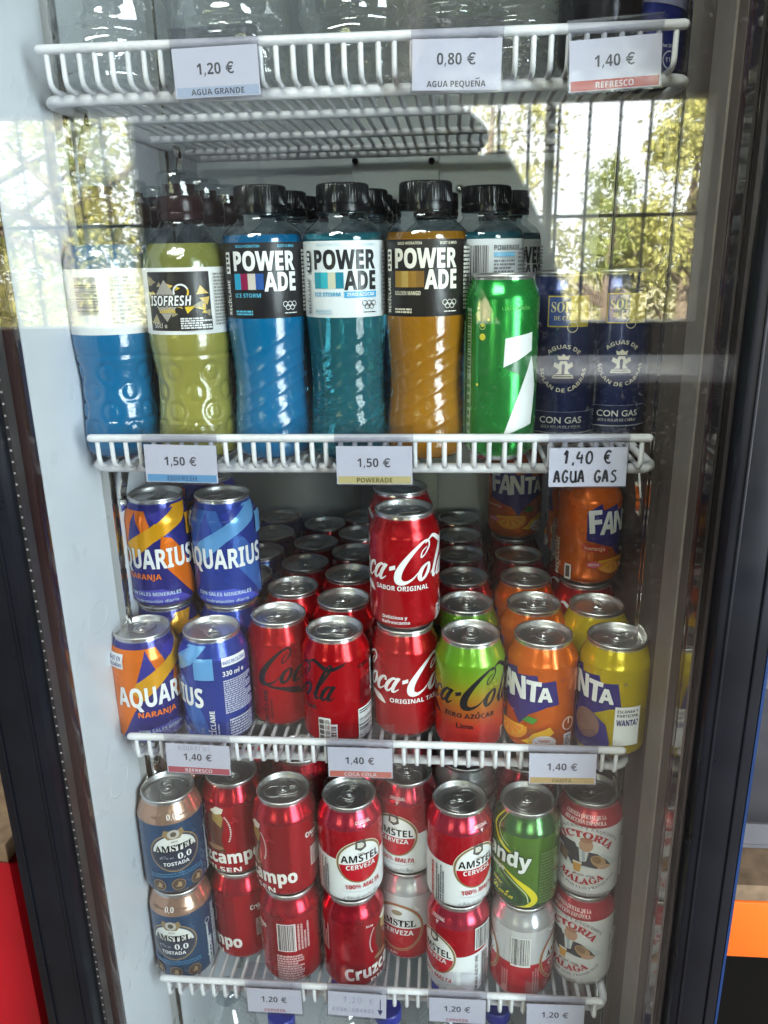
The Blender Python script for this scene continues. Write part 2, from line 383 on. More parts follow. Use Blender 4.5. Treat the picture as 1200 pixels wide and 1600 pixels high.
    def done_wrap(s, name, m, prof, R0, body_col, step=7e-5, seg=96, cutsv=(), rmod=None):
        """prof: list of (z, r) in mm (single valued in z); R0 mm; body_col(v) -> rgba"""
        bm = s.bm; bmesh.ops.triangulate(bm, faces=bm.faces)
        if len(bm.faces):
            us = [v.co.x for v in bm.verts]; u = math.floor(min(us)/2.5)*2.5+.013
            while u < max(us):
                bmesh.ops.bisect_plane(bm, geom=bm.verts[:]+bm.edges[:]+bm.faces[:], plane_co=(u,0,0), plane_no=(1,0,0), dist=1e-5); u += 2.5
            for v in cutsv:
                bmesh.ops.bisect_plane(bm, geom=bm.verts[:]+bm.edges[:]+bm.faces[:], plane_co=(0,v,0), plane_no=(0,1,0), dist=1e-5)
        zs = [p[0] for p in prof]; rs = [p[1] for p in prof]
        def rz(z):
            if z <= zs[0]: return rs[0], 0
            for i in range(len(zs)-1):
                if z <= zs[i+1]:
                    t = (z-zs[i])/(zs[i+1]-zs[i]); return rs[i]+(rs[i+1]-rs[i])*t, (rs[i+1]-rs[i])/(zs[i+1]-zs[i])
            return rs[-1], 0
        def slope(z):
            e = 1.2; a, b = max(zs[0], z-e), min(zs[-1], z+e); return (rz(b)[0]-rz(a)[0])/(b-a)
        out = bmesh.new(); cl = out.loops.layers.float_color.new('Col'); nrm = []
        def addv(th, z, off):
            r = rz(z)[0]/1000; sl = slope(z); n = Vector((math.sin(th), -math.cos(th), -sl)).normalized()
            v = out.verts.new(Vector((r*math.sin(th), -r*math.cos(th), z/1000))+n*off); nrm.append(n); return v
        rings = [[addv(2*PI*k/seg, z, 0) for k in range(seg)] for z in zs]
        for i in range(len(rings)-1):
            for k in range(seg):
                k2 = (k+1) % seg; f = out.faces.new((rings[i][k], rings[i][k2], rings[i+1][k2], rings[i+1][k]))
                cs = (body_col(zs[i]+1e-4), body_col(zs[i+1]-1e-4))
                for l, q in zip(f.loops, (0,0,1,1)): l[cl] = cs[q] if len(cs[q]) == 4 else (*cs[q], 0)
        mp = {}
        for f in bm.faces:
            vs = []
            for v in f.verts:
                if v not in mp: mp[v] = addv(v.co.x/R0, v.co.y, step*(v.co.z+.6))
                vs.append(mp[v])
            nf = out.faces.new(vs); nf.normal_update(); c = nf.calc_center_median()
            if nf.normal.x*c.x+nf.normal.y*c.y < 0: nf.normal_flip()
            for l in nf.loops: l[cl] = s.cols[f[s.L]]
        for f in out.faces: f.smooth = True
        me = bpy.data.meshes.new(name); out.to_mesh(me); out.free(); bm.free()
        me.normals_split_custom_set_from_vertices(nrm); me.materials.append(m); return me

# ------------------------------------------------------------------ can artwork (mm; u = arc length, v = height)
WHT = (.80,.80,.80); BLK = (.012,.012,.014); SILV = (.62,.62,.63,.9)
CANP = [(0,24.2),(1,25),(2.5,26.2),(5,29.2),(7.5,31.5),(9.5,32.5),(12,33.0),(14,33.1),(50,33.1),(62,33.1),(91.9,33.1),(92.1,33.08),(94,32.9),(96,32.3),(98.5,31.3),(101,30.2),(104,28.9),(107,27.8),(109.5,26.9),(111.5,26.4),(112.4,26.3)]
NCUT = (3.2,5,6.2,7.5,8.6,9.8,11,12.2,14.1,91.9,93,94,95,96,97.2,98.5,99.8,101.2,102.6,104,105.5,107,108.5,110)
def seam(z, body): return SILV if z < 4.9 or z > 111.4 else body
COLA = [  # white-ribbon script, unit x-height; two words
 [(1.62,1.62,.05),(1.72,2.0,.10),(1.55,2.32,.12),(1.2,2.3,.16),(.75,1.85,.26),(.35,1.15,.38),(.18,.5,.46),(.32,.02,.40),(.72,-.12,.24),(1.15,.10,.13),(1.42,.48,.05)],
 [(1.55,2.0,.05),(1.3,1.75,.08),(1.32,1.4,.09),(1.55,1.55,.08),(1.66,1.95,.05)],
 [(1.95,.98,.10),(1.66,.75,.24),(1.56,.35,.30),(1.72,.03,.20),(1.98,.15,.20),(2.12,.55,.26),(2.05,.9,.18),(1.9,.98,.08)],
 [(2.95,.72,.16),(2.82,.95,.14),(2.56,.8,.24),(2.42,.4,.30),(2.52,.05,.22),(2.75,.06,.12),(3.0,.32,.06)],
 [(3.62,.9,.12),(3.4,.93,.18),(3.16,.6,.28),(3.12,.2,.24),(3.3,.04,.15),(3.52,.3,.12),(3.7,.8,.10)],
 [(3.78,1.0,.26),(3.62,.5,.26),(3.62,.12,.22),(3.78,.05,.13),(4.0,.25,.05)],
 [(4.08,.72,.26),(4.42,.84,.26)],
 [(.62,-.16,.10),(1.2,-.30,.16),(2.0,-.42,.26),(2.8,-.62,.40),(3.4,-.90,.04)]]
COLB = [[(x-0+4.55, y, wd) for x, y, wd in l] for l in COLA[:3]]+[
 [(6.95,.25,.06),(7.2,.75,.14),(7.55,1.6,.22),(7.72,2.15,.18),(7.6,2.38,.10),(7.42,2.1,.16),(7.25,1.2,.28),(7.18,.4,.28),(7.32,.05,.18),(7.52,.2,.06)],
 [(8.1,.9,.12),(7.9,.93,.18),(7.68,.6,.28),(7.64,.2,.24),(7.82,.04,.15),(8.02,.3,.12),(8.18,.8,.10)],
 [(8.26,1.0,.26),(8.1,.5,.26),(8.1,.12,.22),(8.26,.05,.13),(8.5,.25,.05)],
 [(5.9,2.2,.06),(6.4,2.55,.16),(7.0,2.3,.26),(7.6,2.05,.28),(8.3,2.3,.20),(8.6,2.55,.04)]]
def cola_logo(F, col, u0, v0, k=15.8, kx=15.0, sh=.32):
    F.strokes(COLA+COLB, col, lambda x, y: (u0+kx*(x+sh*y), v0+k*y))
def cola(kind):
    F = Flat(); red = (.44,.003,.008)
    ink = WHT if kind in ('original','taste') else BLK
    cola_logo(F, ink, -82, 54)
    F.rrect(32,8,38,24,1,(.75,.75,.75)); F.rect(33,10,37,22,(.1,.02,.02)); F.micro(33.5,11,36.5,21,4,(.7,.7,.7))
    F.bars(41,9,47,28,BLK,14,False)
    if kind == 'original':
        F.text('SABOR ORIGINAL', -6, 44.5, 4.6, WHT, w=52, style='bold'); F.text('Deliciosa y', -13, 16, 3.2, WHT, w=24); F.text('Refrescante', -12, 11, 3.2, WHT, w=27)
    elif kind == 'taste': F.text('ORIGINAL TASTE', -2, 43, 4.6, WHT, w=56)
    elif kind == 'zero':
        F.text('RECÍCLAME', -72, 10, 4.4, BLK, w=36, al='l', rot=PI/2); F.micro(-70,14,-67,36,1,(.08,.01,.01),True)
        F.bars(91,52,103,84,BLK,22,False); F.micro(90,10,102,45,10,(.10,.01,.012))
        F.text('Coke Zero', 84, 85, 5.0, BLK, w=26, rot=.12, style='bold'); F.text('cafeína', 84, 77, 2.6, (.15,.0,.0), w=17)
        F.micro(72,44,90,72,11,(.12,.005,.01)); F.bars(70,6,90,40,BLK,20,False); F.rrect(30,5,42,36,1.5,(.78,.76,.74))
        for i in range(5):
            F.rrect(31,6.5+i*5.8,35.6,11.3+i*5.8,1,(.12,.1,.1)); F.rrect(36.6,6.5+i*5.8,41,11.3+i*5.8,1,(.35,.33,.32))
        F.text('ZERO AZÚCAR', 6, 44, 4.2, BLK, w=46)
    elif kind == 'lime':
        F.text('ZERO AZÚCAR', -4, 42, 4.6, BLK, w=50, style='bold'); F.text('Lima', -8, 31, 5.2, BLK, w=16, style='none', off=.01)
    ramp = [(5,(.55,.015,.02)),(30,(.52,.03,.02)),(52,(.45,.13,.02)),(66,(.38,.27,.02)),(80,(.24,.36,.02)),(95,(.16,.38,.02)),(112,(.16,.36,.03))]
    def bc(z):
        if kind != 'lime': return seam(z, (*red, .55 if z > 92 else .42))
        for (a, ca), (b, cb) in zip(ramp, ramp[1:]):
            if z <= b: t = max(0, (z-a)/(b-a)); return seam(z, (*[p+(q-p)*t for p, q in zip(ca, cb)], .38))
        return seam(z, ramp[-1][1])
    prof = CANP if kind != 'lime' else sorted(CANP+[(z, 33.1) for z in (18,24,30,36,42,46,54,58,66,70,75,80,86)])
    return F.done_wrap('can_'+kind, MT['print'], prof, 33.1, bc, cutsv=NCUT)
def aquarius(c1, c2, c3, navy, orange):
    F = Flat()
    F.poly([(-62,104),(-12,104),(-2,104),(4,90),(-8,70),(-18,58),(-30,40),(-42,18),(-50,8),(-68,8),(-60,40),(-64,70)], c1)
    F.poly([(-14,103),(-6,83),(-25,71)], navy)
    F.poly([(-31,61),(-25,71),(6,90),(30,108),(52,108),(36,90),(6,73),(-10,60),(-20,52)], c2)
    F.poly([(2,100),(14,104),(32,106),(10,92)], c3)
    F.poly([(14,79),(24,76),(34,62),(44,40),(52,14),(47,8),(36,20),(22,38),(10,54)], c1)
    F.poly([(-40,4.95),(46,4.95),(30,16),(10,24),(-14,22)], tuple(min(1, x*1.5+.03) for x in c3))
    F.text('AQUARIUS', 0, 46, 20, WHT, w=92, style='bold', fat=.25)
    if orange: F.text('NARANJA', -8, 34.5, 5.8, (.80,.18,.01), w=37, style='bold')
    F.text('CON SALES MINERALES', 0, 17, 3.8, (.55,.65,.8), w=56, style='bold'); F.text('hidratación diaria', 3, 10, 3.2, (.5,.6,.75), w=44, style='none', off=.01)
    F.rect(-56,86,-36,100,(.78,.78,.78)); F.text('BAJO EN', -46, 94, 3.6, navy, w=15); F.text('CALORÍAS', -46, 88, 3.6, navy, w=17)
    F.rrect(-57,12,-51,26,1,(.75,.75,.78)); F.micro(-56,13,-52,25,4,(.3,.2,.1))
    F.text('RECÍCLAME', 56, 9, 4.6, WHT, w=34, al='l', rot=PI/2); F.micro(57.5,14,59.5,36,1,(.5,.55,.7),True)
    F.rect(66,88,92,96,(.78,.78,.8)); F.text('BAIXO EM CALORIAS', 79, 90, 3.6, navy, w=24)
    F.text('330 ml e', 66, 78, 5, WHT, w=22, al='l', style='none', off=.02)
    F.micro(66,38,98,74,16,(.5,.52,.68)); F.ring(82,22,15.5,13,.5,(.6,.6,.75),4,45,405); F.micro(69,12,96,32,7,(.52,.54,.7)); F.micro(-98,20,-72,80,18,(.5,.52,.65))
    F.rect(40,76,58,97,c2)
    return F.done_wrap('can_isotonic', MT['print'], CANP, 33.1, lambda z: seam(z, (*navy, .40)), cutsv=NCUT)
def fanta(bg, kind):
    F = Flat(); navy = (.030,.022,.17); wh = (.82,.82,.80); y = kind == 'lemon'
    F.poly([(q*.86, v) for q, v in [(-43,84),(-26,93),(-24,86),(-4,91),(-2,84),(20,87),(22,80),(40,82),(45,57),(32,55),(13,46),(2,33),(-8,44),(-28,50),(-42,53)]], navy)
    for ch, u, v, h, wd, r in (('F',-32,62,22,14,.10),('A',-18,60,22,17,-.04),('N',0,61,21,17,.05),('T',17,61,19,14,-.03),('A',30,62,13,13,.03)):
        F.text(ch, u*.84, v, h*1.08, wh, w=wd*.90, rot=r, style='bold', fat=.45)
    F.text('®', 40, 82, 2.5, navy, style='none')
    if not y:
        F.poly([(-40,50),(-16,47),(-15,40),(-39,43)], (.62,.03,.02)); F.text('naranja', -28, 43.5, 4, (.85,.6,.35), w=20, rot=-.08)
        F.ell(-8,32,19,15,(.85,.30,.01),190,375,-.1); F.ell(-8,33,16,12.5,(.85,.45,.02),190,375,-.1)
        for k in range(5):
            a = math.radians(205+k*36); F.poly([(-8,32)]+[(-8+14*math.cos(a+q), 32+11*math.sin(a+q)) for q in (-.2,-.07,.07,.2)], (.85,.24,.01))
        F.poly([(6,40),(12,46),(20,44),(16,38)], (.05,.25,.03)); F.poly([(16,28),(30,36),(34,30),(26,22),(14,16),(6,18),(12,22)], (.88,.50,.02)); F.ell(-28,28,7,3.2,(.8,.1,.2)); F.micro(-33,26.5,-23,29.5,2,(.85,.7,.6))
        F.ell(26,20,10,7,(.82,.80,.76)); F.text('Sabor', 26, 20.5, 2.8, (.6,.05,.05), w=10); F.text('Delicioso', 26, 16.5, 2.8, (.6,.05,.05), w=15)
        F.ring(47,37,6,7,1.2,(.78,.55,.4)); F.rect(46.3,37,47.7,44,(.78,.55,.4)); F.rrect(43,8,51,27,1,(.75,.75,.75)); F.micro(44,10,50,25,7,(.12,.12,.14))
    else:
        F.poly([(-14,4.95),(-18,30),(-4,52),(14,50),(26,40),(30,22),(28,4.95)], navy); F.ell(8,36,13,15,(.22,.12,.10)); F.poly([(-12,10),(16,11),(16,4.95),(-12,4.95)], (.6,.45,.05))
        F.rect(33,20,55,60,(.80,.80,.79)); F.text('ESCANEA Y', 44, 54, 3.0, BLK, w=18); F.text('PARTICIPA', 44, 49.6, 3.0, BLK, w=18); F.text('WANTA?', 44, 41, 6, navy, w=19, off=.02)
        F.micro(57,22,60,56,2,(.15,.13,.02),True)
    F.text('RECÍCLAME', -64, 12, 5, (.82,.72,.6), w=40, al='l', rot=PI/2); F.rrect(-56,10,-49,26,1,(.75,.7,.65)); F.rect(-54.6,12,-50.4,24,(.1,.08,.06))
    F.micro(66,20,98,80,18,(.75,.55,.3)); F.bars(-98,20,-78,60,BLK,24)
    return F.done_wrap('can_'+kind, MT['print'], CANP, 33.1, lambda z: seam(z, (*bg, .42)), cutsv=NCUT)
def cruz():
    F = Flat(); dk = (.10,.001,.004,.3); cr = (.78,.76,.72)
    for cx in (-38,30,104):
        for i in range(5):
            for j in range(13):
                F.layer = 0; F.ring(cx+i*4.4-8, 31+j*5+(i % 2)*2.5, 2.3, 2.3, .8, dk, 6)
    F.layer = 2
    F.poly([(-14,34),(10,34),(7,40),(5,52),(9,66),(7,80),(-2,86),(-12,78),(-13,60),(-9,48)], (.11,.035,.02)); F.poly([(-4,74),(6,66),(9,78),(5,87),(-3,84)], (.32,.20,.06)); F.ell(-4,40,11,3,(.28,.14,.08)); F.poly([(-6,86),(2,92),(10,90),(8,84),(0,82)], (.68,.62,.52))
    for sg in (-1, 1):
        for k in range(15):
            a = math.radians(-28+k*5); F.layer = 3; x = -2+sg*(21*math.cos(a)-3); F.rect(x-.8, 62+26*math.sin(a)-.5, x+.8, 62+26*math.sin(a)+.5, cr)
    F.text('SUR', -20, 84, 2.4, cr, w=9, rot=-.2); F.layer = 5
    F.text('Cruzcampo', 0, 21, 15, cr, w=95, style='bold', rot=.06, fat=.35); F.layer = 7
    F.text('PILSEN', 2, 9.5, 6.2, cr, w=44, style='bold', rot=.03)
    F.text('Cruzcampo', 76, 72, 6, cr, w=34, style='bold', off=.02, rot=.04); F.text('DESDE 1904', 76, 67.5, 2.2, cr, w=18); F.micro(64,34,84,58,8,(.62,.5,.48))
    F.layer = 4; F.bars(-100,50,-82,84,BLK,24,bgc=(.72,.62,.62)); F.micro(-103,8,-74,44,11,(.62,.36,.36), fill=.72); F.micro(-80,50,-66,84,4,(.6,.35,.35),True)
    return F.done_wrap('can_pilsner', MT['print'], CANP, 33.1, lambda z: seam(z, (.50,.010,.030,.75) if z > 92 else (.42,.004,.014,.45)), cutsv=NCUT)
def lager_badge(F, u, v, top, bot, gold, nm2, k=1.0):
    rx, ry = 22*k, 22*k
    F.ell(u, v, rx, ry, (.70,.64,.52)); F.ell(u, v, rx-.7, ry-.7, gold); F.ell(u, v, rx-2.8, ry-2.8, (.70,.64,.52)); F.ell(u, v, rx-3.2, ry-3.2, top)
    F.ell(u, v-.6, rx-3.4, ry-2.9, bot, 183, 357)
    F.poly([(u-5,v+22*k),(u-6,v+14*k),(u,v+11*k),(u+6,v+14*k),(u+5,v+22*k)], (.10,.09,.08)); F.ell(u,v+17*k,3.4,3.2,(.5,.45,.38)); F.micro(u-3.5,v+14.5*k,u+3.5,v+20*k,3,(.75,.72,.66))
    F.text('1870', u, v+7.6*k, 2.0, (.25,.2,.15), w=7)
def amstelA():
    F = Flat(); red = (.46,.006,.016); gold = (.22,.15,.07); wl = (.74,.75,.76)
    pts = [(-104,63)]+[(x, 60-3*math.cos(x/104*PI)) for x in range(-100,101,8)]+[(104,63)]
    F.poly(pts+[(104,4.95),(-104,4.95)], wl)
    lager_badge(F, 0, 55, (.78,.78,.78), red, gold, '', 1.18)
    F.text('AMSTEL', 0, 55.5, 8.4, BLK, w=41, style='bold', off=.0); F.text('CERVEZA', 0, 47, 5.4, WHT, w=31, style='bold')
    F.text('100% MALTA', 2, 23, 5.4, red, w=38, style='ital'); F.strokes([[(-20,21.4,.3),(-8,19.8,.4),(8,19.6,.4),(24,22.4,.3)]], (.35,.35,.38))
    F.text('el Sabor de nuestra Roja', 0, 11, 4.6, (.22,.22,.24), w=40, style='script', rot=.05)
    F.text('ORIGINAL', 4, 98.5, 3.2, (.75,.6,.6), w=17, style='bold'); F.poly([(2,97.4),(6,97.4),(4,94)], (.7,.5,.5))
    F.bars(46,66,66,92,BLK,22,bgc=(.75,.75,.74)); F.text('330 ml e  ALC 5% VOL', 49, 10, 3.4, BLK, w=48, al='l', rot=PI/2); F.micro(54,10,66,58,4,(.1,.1,.1),True,.7)
    F.micro(-44,10,-34,56,4,(.12,.12,.12),True,.6); F.micro(-50,10,-46,56,1,(.4,.1,.1),True,.7)
    return F.done_wrap('can_lager_red', MT['print'], CANP, 33.1, lambda z: seam(z, (.60,.045,.085,.75) if z > 92 else (*red,.42)), cutsv=NCUT)
def amstelB():
    F = Flat(); red = (.40,.010,.020); gold = (.34,.25,.13)
    F.rect(-104,4.95,104,50,red)
    for u in (0, 104, -104):
        F.layer = 2; F.ell(u,50,30,32,gold); F.ell(u,50,29,31,red); F.ell(u,50,28,30,gold); F.ell(u,50,26.4,28.4,(.70,.70,.71)); F.ell(u,50,26.4,28.4,red,180,360)
        F.layer = 8; F.ell(u,70,6,3.4,(.30,.24,.16)); F.text('AMSTEL', u, 52.5, 8.5, BLK, w=42, style='serif', off=.01); F.text('CERVEZA', u, 41, 6.4, WHT, w=36); F.layer = 10
    F.text('5.0%', -4, 13, 3, (.8,.7,.68), w=9); F.text('CERVEZA ESPECIAL BIEN HECHA', 0, 8, 1.9, (.75,.6,.58), w=42)
    F.bars(45,50,63,84,BLK,24,bgc=(.76,.76,.75)); F.rect(44,48,64,50,(.76,.76,.75)); F.micro(34,10,42,40,3,(.55,.2,.2),True); F.micro(66,10,74,46,3,(.55,.2,.2),True)
    F.rrect(36,8,41,20,1,(.5,.2,.2))
    return F.done_wrap('can_lager_white', MT['print'], CANP, 33.1, lambda z: seam(z, (.70,.70,.72,.65) if z > 92 else (.70,.70,.72,.3)), cutsv=NCUT)
def tostada():
    F = Flat(); blue = (.022,.075,.17); gold = (.26,.18,.09)
    F.rect(-104,4.95,104,8,(.36,.22,.15,.6))
    F.ell(0,58,26,24,gold); F.ell(0,58,24.6,22.6,(.05,.06,.09)); F.ell(0,58,22.6,20.6,(.70,.70,.66)); F.ell(0,58,22.6,20.6,(.02,.03,.055),176,364)
    F.poly([(-9,86),(-11,80),(-6,74),(6,74),(11,80),(9,86),(0,83)], gold); F.ell(0,80,6,5.4,(.45,.42,.38)); F.ell(0,80,3,3,(.1,.08,.06))
    F.text('1870', 0, 70, 2, (.2,.15,.1), w=7); F.text('AMSTEL', 0, 59.5, 7.8, BLK, w=40, style='serif', off=.012)
    F.text('Oro', -9, 51, 4, (.25,.27,.33), w=14, style='script'); F.text('0,0', 9, 49.5, 6.4, WHT, w=14, style='serifital'); F.text('TOSTADA', 0, 42.5, 4.2, WHT, w=26)
    F.micro(-28,28,28,34,2,(.04,.16,.30)); F.text('0,0', 0, 97, 5, (.72,.66,.62), w=10, style='serifital'); F.micro(-22,98,-8,100,1,(.2,.12,.08)); F.micro(8,98,22,100,1,(.2,.12,.08))
    for u in (-20,0,20):
        F.layer = 8; F.ell(u,18,7,7,(.32,.20,.11)); F.ell(u,18,6.3,6.3,(.085,.055,.04)); F.layer = 10; F.poly([(u-3,16),(u+3,15),(u+3,20),(u,22),(u-1,18)], (.36,.25,.14)); F.layer = 11
    F.text('RECÍCLAME', 44, 12, 5, (.7,.7,.7), w=36, al='l', rot=PI/2); F.micro(37,12,41,76,1,(.5,.55,.6),True); F.micro(47,12,56,86,3,(.5,.55,.6),True); F.ring(40,70,3.5,3.5,.6,(.6,.6,.6)); F.bars(-70,20,-52,60,BLK,22)
    return F.done_wrap('can_toasted_lager', MT['print'], CANP, 33.1, lambda z: seam(z, (.52,.32,.23,.7) if z > 92 else (*blue,.45)), cutsv=NCUT)
def shandy():
    F = Flat(); yl = (.72,.62,.02); dk = (.015,.06,.02)
    F.poly([(-60,4.95),(80,4.95),(62,10),(44,14),(30,24),(10,34),(-60,40)], (.02,.075,.025))
    F.strokes([[(2,111,1.2),(-6,98,2.6),(-2,84,3.6),(10,74,3.0),(24,68,.8)]], yl); F.strokes([[(7,110,.5),(1,98,1),(4,86,1.2),(14,78,.8)]], (.55,.62,.2))
    F.strokes([[(6,52,.6),(20,43,3.2),(36,30,6.5),(42,18,6.5),(34,10,4),(20,7,.8)]], yl); F.strokes([[(0,46,.6),(14,38,3),(26,26,5),(28,16,4.5),(18,9,1)]], (.015,.05,.02)); F.strokes([[(4,48,.3),(20,38,.9),(33,26,1.1),(36,15,.9)]], (.6,.65,.4))
    F.text('Shandy', 0, 58, 17, dk, w=73, style='bold', rot=-.05, fat=1.6); F.text('Shandy', 0, 58, 17, (.78,.80,.76), w=73, style='bold', rot=-.05, fat=.35)
    F.text('Cruzcampo', -6, 49, 5, (.75,.78,.7), w=34, style='bold', off=.02, rot=-.06); F.text('sabor', 2, 30, 4, yl, w=14, style='ital', rot=-.2); F.text('Limón', 8, 19, 7, yl, w=26, style='script', rot=-.15)
    F.micro(46,14,66,76,17,(.13,.22,.07)); F.ring(-10,90,4,4,.6,(.1,.2,.05))
    return F.done_wrap('can_shandy', MT['print'], CANP, 33.1, lambda z: seam(z, (.10,.26,.09,.75) if z > 92 else (.10,.24,.025,.45)), cutsv=NCUT)
def victoria():
    F = Flat(); rd = (.42,.02,.03); gy = (.22,.21,.22)
    F.text('CERVEZA OFICIAL DE LA', 0, 100.2, 3.6, (.78,.7,.68), w=46, style='serif'); F.text('SELECCIÓN ESPAÑOLA', 0, 95, 3.6, (.78,.7,.68), w=44, style='serif')
    F.poly([(-38,46),(-24,60),(-12,54),(-2,66),(8,56),(20,62),(38,48),(30,44),(-30,42)], (.52,.55,.56))
    F.poly([(-30,72),(-8,71),(-6,67),(4,64),(14,62),(24,54),(30,46),(20,43),(2,46),(-10,44),(-16,52),(-22,62),(-30,66)], (.045,.045,.055))
    F.poly([(-26,62),(-14,56),(-16,44),(-26,48)], (.16,.10,.07)); F.poly([(-4,66),(6,64),(4,52),(-2,50)], (.62,.62,.6)); F.poly([(-1,64),(2,64),(3,53),(0,51)], (.35,.4,.45))
    F.ell(3,71,7,7.5,(.50,.28,.18)); F.ell(3,77,6.2,3,(.40,.20,.12)); F.ell(16,53,9,6,(.42,.26,.13),rot=-.7); F.ell(14,55,5.5,3.6,(.25,.14,.07),rot=-.7); F.ell(22,46,7,2.8,(.5,.3,.2))
    F.poly([(-9,48),(0,48),(-1.5,38),(-7.5,38)], (.55,.28,.06)); F.poly([(-9,50),(0,50),(0,48),(-9,48)], (.7,.66,.55))
    F.text('MALAGUEÑA Y EXQUISITA', 0, 50, 3.2, gy, w=78, style='serif', arc=40.5); F.text('VICTORIA', 0, 50, 7.6, rd, w=60, style='serif', off=.012, arc=30)
    F.text('MÁLAGA', 0, 62, 7.6, rd, w=50, style='serif', off=.012, arc=-38); F.text('PINTADA POR LUIS FRANQUELO', 0, 62, 3, gy, w=78, style='serif', arc=-44)
    F.text('DESDE 1928', 2, 34, 2.2, gy, w=20); F.micro(-34,9,34,14,2,(.35,.32,.32)); F.bars(50,20,62,66,(.25,.25,.25),20,False); F.text('DESDE 1928', 46, 70, 2.4, gy, w=24, al='l', rot=-PI/2); F.micro(64,14,90,84,20,(.35,.34,.34))
    return F.done_wrap('can_malaga_lager', MT['print'], CANP, 33.1, lambda z: seam(z, (.46,.035,.05,.35) if z > 92 else (.80,.79,.78,.2)), cutsv=NCUT)
SLIM = [(0,21),(1,22),(3,24),(6,27),(9,28.7),(12,29),(60,29),(126,29),(129,28.6),(132,27.6),(135,26.4),(138,25.4),(141,24.6),(142.5,24.4)]
SCUT = (5,6.5,8,9.5,11,12.2,125.8,127.2,128.6,130,131.4,133,135,137,139)
def sevenup():
    F = Flat(); g = (.02,.30,.05)
    F.rect(-26,6,-20,120,(.25,.40,.26)); F.micro(-25.5,10,-20.5,66,9,(.02,.16,.04),False,.6); F.bars(-25.5,70,-20.5,118,(.02,.1,.03),26,False,bgc=None)
    F.poly([(10,98),(34,102),(34,84),(22,82),(9,76)], (.78,.80,.80)); F.poly([(9,76),(22,82),(34,88),(34,74),(28,66)], (.02,.14,.04))
    F.poly([(34,84),(20,50),(10,22),(24,27),(36,30),(40,60)], (.78,.80,.80)); F.poly([(10,22),(24,27),(36,30),(30,12)], (.02,.14,.04))
    for x, y, r in ((-8,108,1.6),(-8,99,2.6),(-3,112,1),(-12,62,1.2)): F.ell(x,y,r,r,(.62,.60,.05),n=16)
    F.ring(-8,107,2.6,2.6,.5,(.5,.62,.2),20); F.text('LIMA LIMÓN', 18, 119, 2.6, (.10,.42,.08), w=22); F.micro(-34,12,-28,110,3,(.2,.45,.2),True)
    return F.done_wrap('can_lime_soda', MT['print'], SLIM, 29, lambda z: SILV if z < 5 or z > 141 else (*g,.65), cutsv=SCUT)
def solan():
    F = Flat(); gd = (.62,.58,.46); nv = (.010,.013,.055)
    F.rect(-15,101,20,126,(.55,.43,.05)); F.rect(-14,102,19,125,(.04,.08,.26)); F.rect(4,102,19,125,(.45,.36,.06)); F.text('SOLÁN', 2, 113, 8, (.65,.6,.3), w=28, style='serif'); F.text('DE CABRAS', 2, 106.5, 3.4, (.65,.6,.3), w=23, style='serif'); F.ring(6,101,4.5,4.5,.7,(.6,.55,.35),24)
    F.text('AGUAS DE', 0, 67, 3.4, gd, w=27, style='bold', arc=16.5); F.text('SOLAN DE CABRAS', 0, 67, 3.4, gd, w=62, style='bold', arc=-20)
    k = lambda p: [(x*.9, 68+(y-64)*.85) for x, y in p]
    F.poly(k([(-10,53),(10,53),(9,56),(5,59),(4,62),(9,65),(8,69),(4,67),(3,70),(-3,70),(-4,67),(-8,69),(-9,65),(-4,62),(-5,59),(-9,56)]), gd); F.poly(k([(-1.2,57),(1.2,57),(1.6,66),(0,68),(-1.6,66)]), nv); F.poly(k([(-4.6,71.5),(4.6,71.5),(5.6,76),(2.6,74.6),(0,77),(-2.6,74.6),(-5.6,76)]), gd)
    for v in (54.6, 56.6): F.rect(-7,60+(v-54.6)*.9,7,60.7+(v-54.6)*.9,nv)
    F.rect(-91,30,91,30.4,(.22,.25,.38)); F.text('CON GAS', 0, 20.5, 5.4, (.66,.64,.58), w=36, style='none', off=.01); F.text('AGUA SOLAN DE CABRAS', 0, 16, 2.5, (.5,.48,.45), w=34, style='serif')
    F.rect(-91,11.6,91,12.6,(.55,.56,.6,.5)); F.bars(34,34,42,70,BLK,20,False,bgc=(.4,.42,.45)); F.micro(44,36,48,86,2,(.35,.38,.5),True); F.text('33L', 38, 76, 4.6, gd, w=10)
    return F.done_wrap('can_sparkling_water', MT['print'], SLIM, 29, lambda z: SILV if z < 5 or z > 141 else (.012,.026,.11,.5), cutsv=SCUT)
def energy(bg, txt):
    F = Flat()
    F.text('Por 250 ml', -10, 22, 2.2, (.45,.45,.5), w=14); F.ring(-10,14,6,6,.9,(.4,.4,.45)); F.text('110', -10, 12.5, 3, (.4,.4,.45), w=7)
    F.text('Por 250 ml', 34, 22, 2.2, (.45,.45,.5), w=14); F.ring(34,14,6,6,.9,(.4,.4,.45)); F.micro(56,8,66,60,12,(.5,.5,.55)); F.poly([(-40,52),(10,60),(40,46),(0,48)], txt)
    return F.done_wrap('can_energy_drink', MT['print'], SLIM, 29, lambda z: SILV if z < 5 or z > 141 else (*bg,.5), cutsv=SCUT)
ORG = ((.80,.17,.004,.35),(.80,.38,.008,.35),(.03,.025,.26),(.025,.028,.23))
BLU = ((.05,.15,.50,.3),(.14,.38,.74,.25),(.02,.04,.32),(.024,.055,.34))
